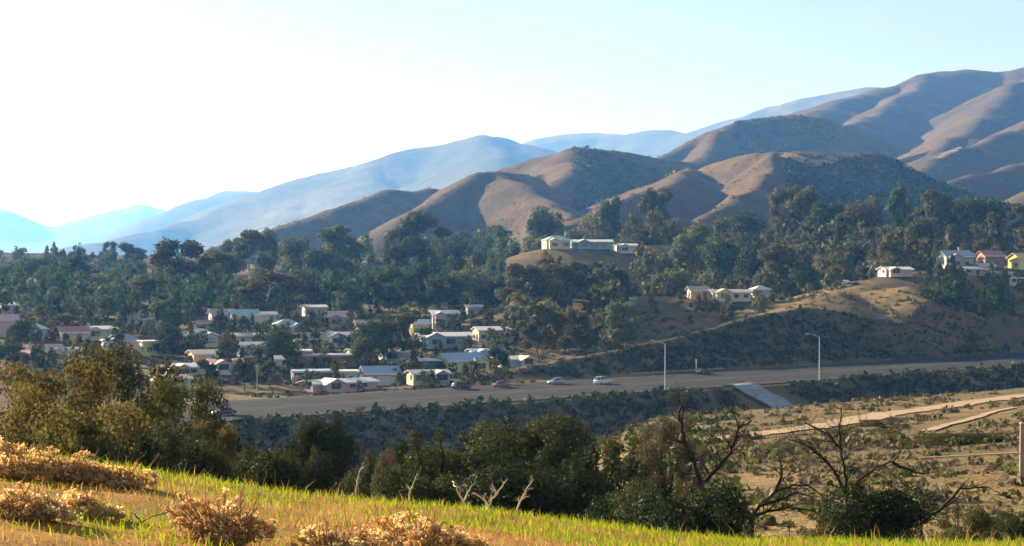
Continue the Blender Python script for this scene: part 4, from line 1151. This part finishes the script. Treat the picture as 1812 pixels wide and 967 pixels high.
# ------------------------------------------------------------------ ravine bushes between the knoll and the freeway
BU = [
 # key, px, top, d, wpx, leaf, label, name, cat
 ("loose0", 105, 640, 62, 340, "leaf_gold", "sparse golden-leaved tree rising beyond the knoll at far left", "golden_tree", "tree"),
 ("loose1", 210, 618, 68, 360, "leaf_olive", "sparse olive-gold tree, tallest beyond the knoll on the left", "golden_tree", "tree"),
 ("loose2", 322, 672, 62, 240, "leaf_olive", "smaller olive-gold tree leaning right above the freeway bend", "golden_tree", "tree"),
 ("loose1", 20, 688, 56, 260, "leaf_gold", "low golden bush cut by the left picture edge", "golden_tree", "tree"),
 ("loose0", 170, 712, 50, 340, "leaf_gold", "low spreading golden tree in front of the tallest olive-gold one", "golden_tree", "tree"),
 ("loose2", 385, 752, 58, 130, "leaf_gold", "small rounded golden tree at the right end of the golden trees", "golden_tree", "tree"),
 ("bush0", 400, 752, 60, 195, "leaf_bush", "dark green bush at the right foot of the olive-gold trees", "bush", "bush"),
 ("bush1", 250, 745, 52, 299, "leaf_bush", "dark undergrowth bush below the golden trees", "bush", "bush"),
 ("bush2", 120, 752, 50, 286, "leaf_olive", "olive bush below the far left golden tree", "bush", "bush"),
 ("bush2", 540, 790, 60, 170, "leaf_bush", "rounded green bush in front of the tall dark bush", "bush", "bush"),
 ("bush0", 720, 782, 66, 150, "leaf_deep", "dark bush filling the gap left of the big oak thicket", "bush", "bush"),
 ("bush1", 455, 788, 54, 240, "leaf_bush", "broad green bush right of the smallest golden tree", "bush", "bush"),
 ("bush3", 620, 818, 48, 260, "leaf_deep", "wide dark bush at the knoll edge below the tall dark bush", "bush", "bush"),
 ("bush0", 735, 822, 46, 220, "leaf_bush", "green bush at the knoll edge left of the low dark one", "bush", "bush"),
 ("bush2", 985, 818, 48, 280, "leaf_deep", "dark bush at the knoll edge under the right flank of the oak thicket", "bush", "bush"),
 ("bush3", 1110, 806, 52, 220, "leaf_bush", "green bush below the sunlit olive shrub", "bush", "bush"),
 ("bush1", 325, 772, 48, 250, "leaf_bush", "broad dark bush under the smaller olive-gold tree", "bush", "bush"),
 ("bush3", 492, 768, 64, 195, "leaf_deep", "low deep green bush between the golden trees and the tall dark bush", "bush", "bush"),
 ("bush1", 580, 734, 74, 182, "leaf_deep", "tall dark bush below the freeway left of the big oak bush", "bush", "bush"),
 ("bush2", 660, 802, 54, 169, "leaf_bush", "grey-green low bush at the left side of the big oak bush", "bush", "bush"),
 ("loose2", 690, 800, 50, 90, "leaf_twiggy", "pale brown twiggy shrub before the big oak bush", "shrub", "bush"),
 ("bush3", 795, 746, 62, 330, "leaf_bush", "left half of the big green oak thicket in the centre", "bush", "bush"),
 ("bush0", 925, 732, 62, 351, "leaf_bush", "tallest green oak bush in the centre of the ravine", "bush", "bush"),
 ("bush2", 1015, 778, 56, 247, "leaf_deep", "dark right flank bush of the central oak thicket", "bush", "bush"),
 ("bush1", 870, 812, 46, 429, "leaf_deep", "low dark bush in front of the central oak thicket", "bush", "bush"),
 ("loose0", 1105, 770, 60, 150, "leaf_olive", "sunlit olive shrub right of the central oak thicket", "shrub", "bush"),
 ("loose1", 1180, 738, 58, 170, "leaf_twiggy", "brown twiggy tree behind the dark bare branches", "shrub", "bush"),
 ("bush3", 1150, 830, 44, 260, "leaf_olive", "olive bush below the brown twiggy tree", "bush", "bush"),
 ("bush0", 1215, 852, 40, 351, "leaf_deep", "nearly black bush under the two bare limbs", "bush", "bush"),
 ("bush2", 1060, 880, 38, 260, "leaf_deep", "dark low bush at the knoll edge left of the nearly black bush", "bush", "bush"),
 ("bush1", 1555, 856, 46, 325, "leaf_deep", "dark green bush under the forked bare tree", "bush", "bush"),
 ("bush3", 1420, 895, 44, 182, "leaf_olive", "olive bush beneath the arching bare branches", "bush", "bush"),
 ("bush2", 1715, 890, 52, 169, "leaf_olive", "sunlit olive bush right of the dark forked-tree bush", "bush", "bush"),
 ("bush0", 1796, 905, 54, 117, "leaf_bush", "small green bush beside the fence post at the right edge", "bush", "bush"),
 ("bush1", 1712, 788, 112, 221, "leaf_olive", "wide olive shrub on the dry shelf", "shrub", "bush"),
 ("loose2", 1570, 742, 150, 150, "leaf_twiggy", "grey-brown bare shrub below the dirt track", "shrub", "bush"),
 ("loose0", 1490, 770, 140, 90, "leaf_twiggy", "small brown shrub on the dry shelf left of the grey-brown one", "shrub", "bush"),
 ("loose1", 1400, 800, 120, 110, "leaf_twiggy", "low brown shrub on the shelf between the bare trees", "shrub", "bush"),
 ("bush2", 1330, 770, 150, 65, "leaf_olive", "small olive shrub just below the dirt track", "shrub", "bush"),
]
for key, px, top, d, w, lm, lab, nm, cat in BU:
    place_tree(nm, key, px, top, d, w, lm, lab, cat, "bushes in the ravine" if d < 90 else "shrubs on the dry shelf", "bark_grey" if nm == "golden_tree" else "bark_dark", sink=.4)

# ------------------------------------------------------------------ bare trees
def branch_tree(name, label, limbs, d, r0, mat, seed, cat="bare tree", twigs=3, gens=2, spread=.35, depth=.6):
    """limbs: picture polylines of the main limbs at distance d; twigs grow off them in all directions"""
    rng = random.Random(seed)
    base = limbs[0][0]
    x0, y0, _ = P(base[0], base[1], d); z0 = ground_z(x0, y0)
    zb = EYE + (HOR - base[1]) / F * d
    root = empty(name, (x0, y0, z0)); tag(root, label, cat)
    org = Vector((x0, y0, z0)); parts = []
    def to_w(p, dd): return Vector(P(p[0], p[1], dd)) - org
    def grow(p, dirv, L, r, g):
        pts = [p]; cur = p.copy(); dv = dirv.normalized()
        for k in range(4):
            dv = (dv + Vector((rng.gauss(0, .3), rng.gauss(0, .3), rng.gauss(.06, .25)))).normalized()
            cur = cur + dv * L / 4; pts.append(cur.copy())
        parts.append(tube_arrays(pts, [r * (1 - .2 * k) for k in range(5)], 5))
        if g > 0:
            for k in range(rng.randint(2, 3)):
                q = pts[rng.randint(1, 4)]
                dd = (dv + Vector((rng.gauss(0, .8), rng.gauss(0, .8), rng.gauss(.15, .6)))).normalized()
                grow(q, dd, L * rng.uniform(.45, .7), r * .55, g - 1)
    if zb > z0 + .05:
        parts.append(tube_arrays([Vector((0, 0, -.2)), Vector((.03, 0, (zb - z0) * .5)), Vector((0, 0, zb - z0))], [r0 * 1.5, r0 * 1.25, r0 * 1.1], 8))
    for li, pl in enumerate(limbs):
        dz = [d + depth * rng.uniform(-1, 1) * (k / max(1, len(pl) - 1)) for k in range(len(pl))]
        W = [to_w(p, dd) for p, dd in zip(pl, dz)]
        fine = []
        for a, b in zip(W[:-1], W[1:]):
            for k in range(3):
                fine.append(a.lerp(b, k / 3) + Vector((rng.gauss(0, .012), rng.gauss(0, .02), rng.gauss(0, .012))) * (d / 40))
        fine.append(W[-1]); n = len(fine)
        rr = [r0 * (1 - .72 * k / (n - 1)) for k in range(n)]
        parts.append(tube_arrays(fine, rr, 7))
        for k in range(2, n):
            for _ in range(twigs):
                if rng.random() < .62:
                    dv = (fine[k] - fine[k - 1]).normalized() + Vector((rng.gauss(0, .75), rng.gauss(0, .75), rng.gauss(.15, .6)))
                    grow(fine[k], dv, spread * rng.uniform(.5, 1.2) * d / 40, rr[k] * .45, gens)
    v, f = join_arrays(parts)
    link("branches", raw_mesh("branches", v, f, 4, True), MATS[mat], root)
    return root
branch_tree("bare_tree", "dark bare tree with two curving limbs above the nearly black bush",
    [[(1240, 862), (1234, 838), (1226, 805), (1212, 787), (1196, 778), (1182, 784)], [(1212, 787), (1207, 762), (1203, 735), (1206, 715)], [(1240, 862), (1256, 842), (1276, 822), (1292, 803), (1300, 776), (1306, 757), (1330, 744)]], 44, .06, "bark_dark", 3, twigs=2, spread=.7, gens=2)
branch_tree("bare_tree", "forked leafless tree with thin spreading twigs in front of the dry shelf",
    [[(1498, 875), (1496, 850), (1491, 815), (1487, 785), (1486, 755), (1488, 722)], [(1498, 875), (1472, 830), (1446, 803), (1426, 788), (1396, 778)], [(1490, 800), (1468, 772), (1450, 760), (1430, 752)], [(1498, 875), (1520, 850), (1552, 825), (1580, 818), (1600, 790)], [(1580, 818), (1620, 836), (1640, 838)]], 47, .042, "bark_dark", 4, twigs=2, spread=.9, gens=2)
branch_tree("bare_tree", "low arching bare branches between the two dark bushes",
    [[(1330, 915), (1345, 895), (1372, 872), (1400, 858), (1430, 860), (1455, 878)], [(1345, 895), (1380, 886), (1410, 870), (1440, 880)], [(1372, 872), (1385, 840), (1380, 812)], [(1330, 915), (1360, 905), (1395, 900), (1440, 905)]], 43, .042, "bark_dark", 5, twigs=2, spread=.8, gens=2)
branch_tree("bare_tree", "dark fallen branch leaning right beside the sunlit olive bush",
    [[(1630, 925), (1660, 905), (1690, 885), (1705, 868)], [(1660, 905), (1700, 865), (1740, 862), (1770, 872)]], 50, .04, "bark_dark", 6, twigs=2, spread=.7, gens=1)
# bleached dead stems on the knoll edge
for k, (lab, limbs, r0) in enumerate([
    ("bleached forked dead stem at the knoll edge, centre of three", [[(862, 905), (858, 886), (843, 874), (836, 872)], [(862, 905), (870, 884), (884, 868), (898, 848)], [(878, 876), (872, 858)]], .016),
    ("bleached dead stem leaning left at the knoll edge", [[(826, 900), (816, 880), (806, 862), (800, 852)], [(820, 888), (828, 872), (836, 858)]], .014),
    ("bleached upright dead stem right of the forked one", [[(914, 905), (922, 884), (932, 866), (944, 848)], [(922, 884), (930, 878)]], .013),
    ("thin pale dead stem left of the oak thicket at the knoll edge", [[(722, 890), (726, 868), (734, 848), (738, 838)], [(726, 868), (718, 856)]], .010),
    ("pale curved dry stalk at the left end of the dark ravine bushes", [[(628, 890), (628, 866), (634, 842), (644, 826)]], .010),
]):
    branch_tree("dead_stem", lab, limbs, 17.5, r0 * .75, "wood_bleached", 40 + k, "dead stem", twigs=1, gens=2, spread=.16, depth=.25)

# ------------------------------------------------------------------ fence at the right edge
x, y, z = on_ground(1808, 75)
root = empty("wooden_post", (x, y, z)); tag(root, "pale wooden fence post at the right picture edge", "post")
v, f = tube_arrays([(0, 0, -.3), (0, 0, 1.0), (.02, 0, 2.3)], [.10, .095, .09], 9)
link("shaft", raw_mesh("shaft", v, f, 4, True), MATS["post_wood"], root)
v, f = tube_arrays([(0, 0, 2.28), (0, 0, 2.36)], [.10, .05], 9); link("cap", raw_mesh("cap", v, f, 4), MATS["wood_bleached"], root)
A_ = Vector(on_ground(1806, 75)) + Vector((0, 0, 1.15)); C_ = Vector(on_ground(1632, 78)) + Vector((0, 0, .9))
v, f = tube_arrays([A_.lerp(C_, k / 8) + Vector((0, 0, 0)) for k in range(9)], [.035] * 9, 8)
o = link("fence_rail", raw_mesh("fence_rail", v, f, 4, True), MATS["post_wood"]); tag(o, "long pale fence rail running left from the wooden post", "rail")

# ------------------------------------------------------------------ scrub too small to count
def scrub(name, label, pts, seed, mat, smin, smax, nleaf=20, flat=.7, cat="scrub"):
    r = np.random.default_rng(seed); n = len(pts); pts = np.array(pts)
    size = smin + (smax - smin) * r.random(n) ** 2.2
    dv = r.normal(size=(n, nleaf, 3)); dv /= np.linalg.norm(dv, axis=2)[..., None]
    dv[..., 2] = np.abs(dv[..., 2]) * flat
    pos = pts[:, None, :] + dv * size[:, None, None] * (.35 + .65 * r.random((n, nleaf, 1)))
    nr = dv + r.normal(size=dv.shape) * .5; nr /= np.linalg.norm(nr, axis=2)[..., None]
    a = np.cross(nr, r.normal(size=dv.shape)); a /= np.linalg.norm(a, axis=2)[..., None] + 1e-9
    b = np.cross(nr, a); k = size[:, None, None] * .30 * (.6 + .8 * r.random((n, nleaf, 1)))
    V = np.stack([pos - a * k, pos - b * k * .6, pos + a * k, pos + b * k * .6], 2).reshape(-1, 3)
    o = link(name, raw_mesh(name, V, np.arange(len(V)).reshape(-1, 4), 4), MATS[mat]); tag(o, label, cat, kind="stuff")
def scatter_px(n, pa, pb, da, db, seed, cond=None, clump=None):
    r = np.random.default_rng(seed)
    px = r.uniform(pa, pb, n); d = np.sqrt(r.uniform(da * da, db * db, n)); x = (px - 906) / F * d
    keep = np.ones(n, bool); s, t = st(x, d)
    keep &= ~((s > -1.6) & (s < 38.5))
    if cond is not None: keep &= cond(x, d, s, t)
    if clump: keep &= (fbm(x / clump, d / clump, seed, 3) + r.uniform(-.12, .12, n)) > 0.0
    for hx, hy, hr_ in HOUSE_BOX: keep &= np.hypot(x - hx, d - hy) > hr_
    x = x[keep]; d = d[keep]
    return np.column_stack([x, d, terrain(x, d)])
scrub("embankment_scrub", "dim scrub on the freeway embankment", scatter_px(40000, -120, 1950, 270, 520, 1, lambda x, y, s, t: (s < -1.5) & (s > -42) & ((t < CHUTE_T - 5) | (t > CHUTE_T + 15))), 11, "leaf_deep", .6, 2.6, 9)
scrub("cut_shade_scrub", "dense dark scrub added to deepen the shade of the cut bank above the freeway", scatter_px(26000, 850, 1750, 440, 600, 2, lambda x, y, s, t: (s > 44) & (s < 74) & (terrain(x - 1.6 * UY, y + 1.6 * UX) - terrain(x + 1.6 * UY, y - 1.6 * UX) > 1.1)), 12, "leaf_deep", .5, 1.9, 8)  # dark scrub packed onto the cut face to deepen its shade
scrub("valley_scrub", "brown and olive brush over the bench and golden ridge", scatter_px(5200, 820, 1950, 520, 720, 3, None, 22), 13, "leaf_olive", .4, 1.8)
scrub("valley_scrub", "brush and weeds between the gardens of the valley floor", scatter_px(5200, -150, 950, 400, 760, 4, None, 26), 14, "leaf_bush", .5, 2.0)
scrub("shelf_scrub", "dry brush dotting the shelf right of the ravine", scatter_px(3000, 1080, 2000, 60, 330, 5, lambda x, y, s, t: s < -100, 9), 15, "leaf_twiggy", .18, .95)
scrub("shelf_scrub", "olive brush dotting the shelf right of the ravine", scatter_px(1500, 1080, 2000, 60, 330, 6, lambda x, y, s, t: s < -100, 13), 16, "leaf_olive", .15, .9)
scrub("ravine_scrub", "tangled brush in the ravine bottom", scatter_px(2600, -150, 1300, 28, 260, 7, lambda x, y, s, t: (s < -42)), 17, "leaf_bush", .3, 1.5, 13)
scrub("hill_scrub", "scattered brush on the brown hills", scatter_px(5600, 350, 1950, 1060, 2300, 8, None, 60), 18, "leaf_twiggy", .8, 2.6, 9)
scrub("hill_scrub", "dark brush in the folds of the brown hills", scatter_px(4200, 350, 1950, 1060, 2600, 9, None, 140), 19, "leaf_bush", 1.0, 3.6, 9)

scrub("shelf_scrub", "low brush and weeds on the near part of the dry shelf", scatter_px(1800, 1120, 2000, 55, 150, 10, None, 5), 20, "leaf_olive", .12, .6, 14)
scrub("shelf_scrub", "brown dry weeds on the near part of the dry shelf", scatter_px(4200, 1120, 2000, 55, 150, 26, None, 4), 27, "leaf_twiggy", .10, .5, 12)
shade_chap = [scatter_px(5600, 1392, 1720, 1260, 1528, 30), scatter_px(3200, 1015, 1200, 1560, 1900, 31), scatter_px(1800, 1300, 1470, 2280, 2540, 33)]
scrub("shade_chaparral", "dense dark brush added to deepen the shade on flanks of the brown hills", np.concatenate(shade_chap), 34, "leaf_bush", 2.2, 6.4, 6, .5)  # dark bushes added so the shaded hill flanks read darker
# ------------------------------------------------------------------ knoll: grass and dried flower clumps
leaf("grass_green", [(.15, .25, .008), (.24, .31, .010), (.38, .36, .014), (.20, .27, .010)], .55, .0)
leaf("grass_dry", [(.42, .24, .06), (.50, .30, .09), (.34, .18, .045), (.46, .32, .12)], .45, .0)
def blades(name, label, n, seed, mat, hmin, hmax, wid, dens, d0=7.0, d1=22.0):
    r = np.random.default_rng(seed)
    d = np.sqrt(r.uniform(d0 * d0, d1 * d1, n)); px = r.uniform(-420, 2250, n); x = (px - 906) / F * d
    keep = r.random(n) < dens(x, d)
    x = x[keep]; d = d[keep]; m = len(x); z = terrain(x, d)
    h = (hmin + (hmax - hmin) * r.random(m) ** 1.8)
    a = r.uniform(0, 6.283, m); lean = r.uniform(.05, .75, m) * h
    la = r.uniform(0, 6.283, m)
    ux, uy = np.cos(a) * wid, np.sin(a) * wid; lx, ly = np.cos(la) * lean, np.sin(la) * lean
    V = np.empty((m, 6, 3))
    for i, (t, k) in enumerate(((0, 1), (.55, .8), (1, .08))):
        cx = x + lx * t * t; cy = d + ly * t * t; cz = z - .01 + h * (t - .18 * t * t)
        V[:, 2 * i] = np.column_stack([cx - ux * k, cy - uy * k, cz]); V[:, 2 * i + 1] = np.column_stack([cx + ux * k, cy + uy * k, cz])
    b = np.arange(m)[:, None] * 6
    Fc = np.concatenate([b + np.array([[0, 1, 3, 2]]), b + np.array([[2, 3, 5, 4]])], 0)
    o = link(name, raw_mesh(name, V.reshape(-1, 3), Fc, 4), MATS[mat]); tag(o, label, "grass", kind="stuff")
def green_d(x, y):
    m = fbm(x * .55, y * .55, 200, 3); edge = sstep(13.0, 15.5, y) * .55
    q = sstep(-2.2, 0.4, x) * .25
    return np.clip(.24 + edge + q + m * 3.2, 0.0, 1)
blades("grass", "yellow-green backlit grass on the knoll", 105000, 21, "grass_green", .025, .11, .0036, green_d)
blades("grass", "orange dry grass and thatch on the knoll", 55000, 22, "grass_dry", .02, .09, .0036, lambda x, y: np.clip(1.0 - green_d(x, y) * .7, .15, 1))
blades("weeds", "taller green weeds along the knoll edge", 6500, 23, "grass_green", .06, .18, .0045, lambda x, y: sstep(14.2, 15.6, y) * (1 - sstep(17, 18, y)) * np.clip(fbm(x * .8, y * .8, 77, 3) * 5 + .2, 0, 1))

leaf("flower_head", [(.66, .40, .15), (.76, .50, .21), (.50, .28, .09)], .55, .3)
leaf("flower_head_pale", [(.80, .58, .30), (.84, .66, .38), (.66, .44, .2)], .55, .3)
leaf("straw", [(.50, .34, .15), (.60, .42, .20), (.38, .24, .09)], .5, .1)
blades("weeds", "dry brown stalks standing along the knoll edge", 5200, 24, "grass_dry", .08, .26, .0028, lambda x, y: sstep(12.5, 15.6, y) * (1 - sstep(17, 18, y)) * np.clip(fbm(x * .6, y * .6, 99, 3) * 4 + .35, 0, 1))
plain("stem_brown", (.36, .22, .10), .9, .1, var=.3, scale=20)
HEADS = []
for i in range(6):
    rng = random.Random(800 + i); bm = bmesh.new()
    for k in range(58):
        c_ = Vector((rng.gauss(0, .55), rng.gauss(0, .55), rng.gauss(0, .36)))
        u_ = Vector((rng.gauss(0, 1), rng.gauss(0, 1), rng.gauss(0, 1))).normalized(); w_ = u_.orthogonal().normalized() * .24
        u_ = u_ * .30
        bm.faces.new([bm.verts.new(c_ + q) for q in (-u_, -w_, u_, w_)])
    me = bm_done(bm, "flower_head"); me.materials.append(MATS["flower_head" if i % 3 else "flower_head_pale"]); HEADS.append(me)
def hit_near(px, row): return hit(px, row, 5.0, 22.0, 900)
def clump(px, row, wpx, hpx, label, seed, nh):
    x, y, z = hit_near(px, row); rng = random.Random(seed)
    w = wpx / F * y * .5; h = hpx / F * y
    root = empty("dried_flower_clump", (x, y, z)); tag(root, label, "flower clump", "dried flower clumps on the knoll")
    tubes = []
    for k in range(nh):
        a = rng.uniform(0, 6.283); q = math.sqrt(rng.random())
        hx, hy = w * q * math.cos(a), w * .8 * q * math.sin(a)
        hz = h * (1 - .62 * q * q) * rng.uniform(.55, 1.22) * (1 + .45 * math.sin(a * 2 + seed) * q) + ground_z(x + hx, y + hy) - z
        o = bpy.data.objects.new("flower_head", HEADS[rng.randint(0, 5)]); COL.objects.link(o); o.parent = root
        o.location = (hx, hy, hz); s_ = rng.uniform(.013, .034); o.scale = (s_, s_, s_ * rng.uniform(.7, 1)); o.rotation_euler = (rng.gauss(0, .4), rng.gauss(0, .4), rng.uniform(0, 6.28))
        b0 = Vector((hx * .35, hy * .35, (ground_z(x + hx * .35, y + hy * .35) - z) - .01)); t0 = Vector((hx, hy, hz))
        tubes.append(tube_arrays([b0, b0.lerp(t0, .55) + Vector((0, 0, h * .12)), t0], [.004, .0035, .003], 4))
    for k in range(14):
        a = rng.uniform(0, 6.283); q = rng.uniform(.2, 1); b0 = Vector((w * .5 * q * math.cos(a), w * .4 * q * math.sin(a), 0))
        t0 = b0 * 1.9 + Vector((rng.gauss(0, .03), rng.gauss(0, .03), h * rng.uniform(.9, 1.7)))
        tubes.append(tube_arrays([b0, b0.lerp(t0, .5) + Vector((rng.gauss(0, .02), 0, .02)), t0], [.004, .003, .0015], 4))
    v, f = join_arrays(tubes); tag(link("stems", raw_mesh("stems", v, f, 4), MATS["stem_brown"], root), kind="stuff")
    V, Fc = crown_arrays([(0, 0, h * .25, w * .85, w * .7, h * .5)], int(nh * 26), .016, seed, .3)
    tag(link("leaves", raw_mesh("leaves", V, Fc, 4), MATS["straw"], root), kind="stuff")
for k, (px, row, w, h, lab, nh) in enumerate([
    (388, 962, 200, 82, "large dried flower clump with pale tips, below the middle left", 95),
    (600, 990, 170, 52, "dried flower clump cut by the lower picture edge, left of the widest one", 80),
    (745, 985, 260, 60, "widest dried flower clump at the lower picture edge", 150),
    (48, 918, 170, 48, "dark rusty flower clump at the left edge, lower row", 80),
    (148, 914, 140, 34, "low rusty flower clump right of the lower left edge one", 60),
    (28, 846, 130, 46, "rusty flower clump at the left edge, upper row", 60),
    (120, 850, 170, 44, "long rusty flower clump in the middle of the upper left row", 90),
    (212, 862, 140, 34, "low rusty flower clump at the right end of the upper left row", 60),
    (8, 812, 90, 28, "small rusty flower clump highest on the left knoll edge", 36),
]): clump(px, row, w, h, lab, 900 + k, nh)
branch_tree("dead_stem", "white tipped dry stalk above the large dried flower clump", [[(384, 940), (380, 910), (374, 890), (372, 870)]], 11.2, .006, "wood_bleached", 61, "dead stem", twigs=0)
branch_tree("dead_stem", "thin dark twig curving left of the large dried flower clump", [[(246, 940), (250, 925), (268, 915), (300, 905), (318, 898)], [(250, 925), (238, 910), (228, 908)]], 11.2, .005, "bark_dark", 62, "dead stem", twigs=1, gens=0, spread=.05, depth=.1)
# ------------------------------------------------------------------ haze: one even body of air round the place
def haze():
    m = bpy.data.materials.new("haze_air"); m.use_nodes = True
    nt = m.node_tree; nt.nodes.clear()
    out = nt.nodes.new("ShaderNodeOutputMaterial"); pv = nt.nodes.new("ShaderNodeVolumePrincipled")
    pv.inputs["Color"].default_value = (*HAZE_COL, 1); pv.inputs["Density"].default_value = HAZE_DENS
    pv.inputs["Absorption Color"].default_value = (1, 1, 1, 1); pv.inputs["Anisotropy"].default_value = 0.3
    nt.links.new(pv.outputs[0], out.inputs["Volume"])
    me = bpy.data.meshes.new("haze"); bm = bmesh.new(); bmesh.ops.create_cube(bm, size=1.0); bm.to_mesh(me); bm.free()
    zb, zt = -60.0, 640.0
    o = link("haze", me, m, loc=(0, 0, (zb + zt) / 2), scale=(66000, 66000, zt - zb))
    tag(o, "thin blue haze filling the valley air", "haze", kind="stuff")
HAZE_COL = (.14, .40, 1.0)
HAZE_DENS = 0.92e-4
haze()
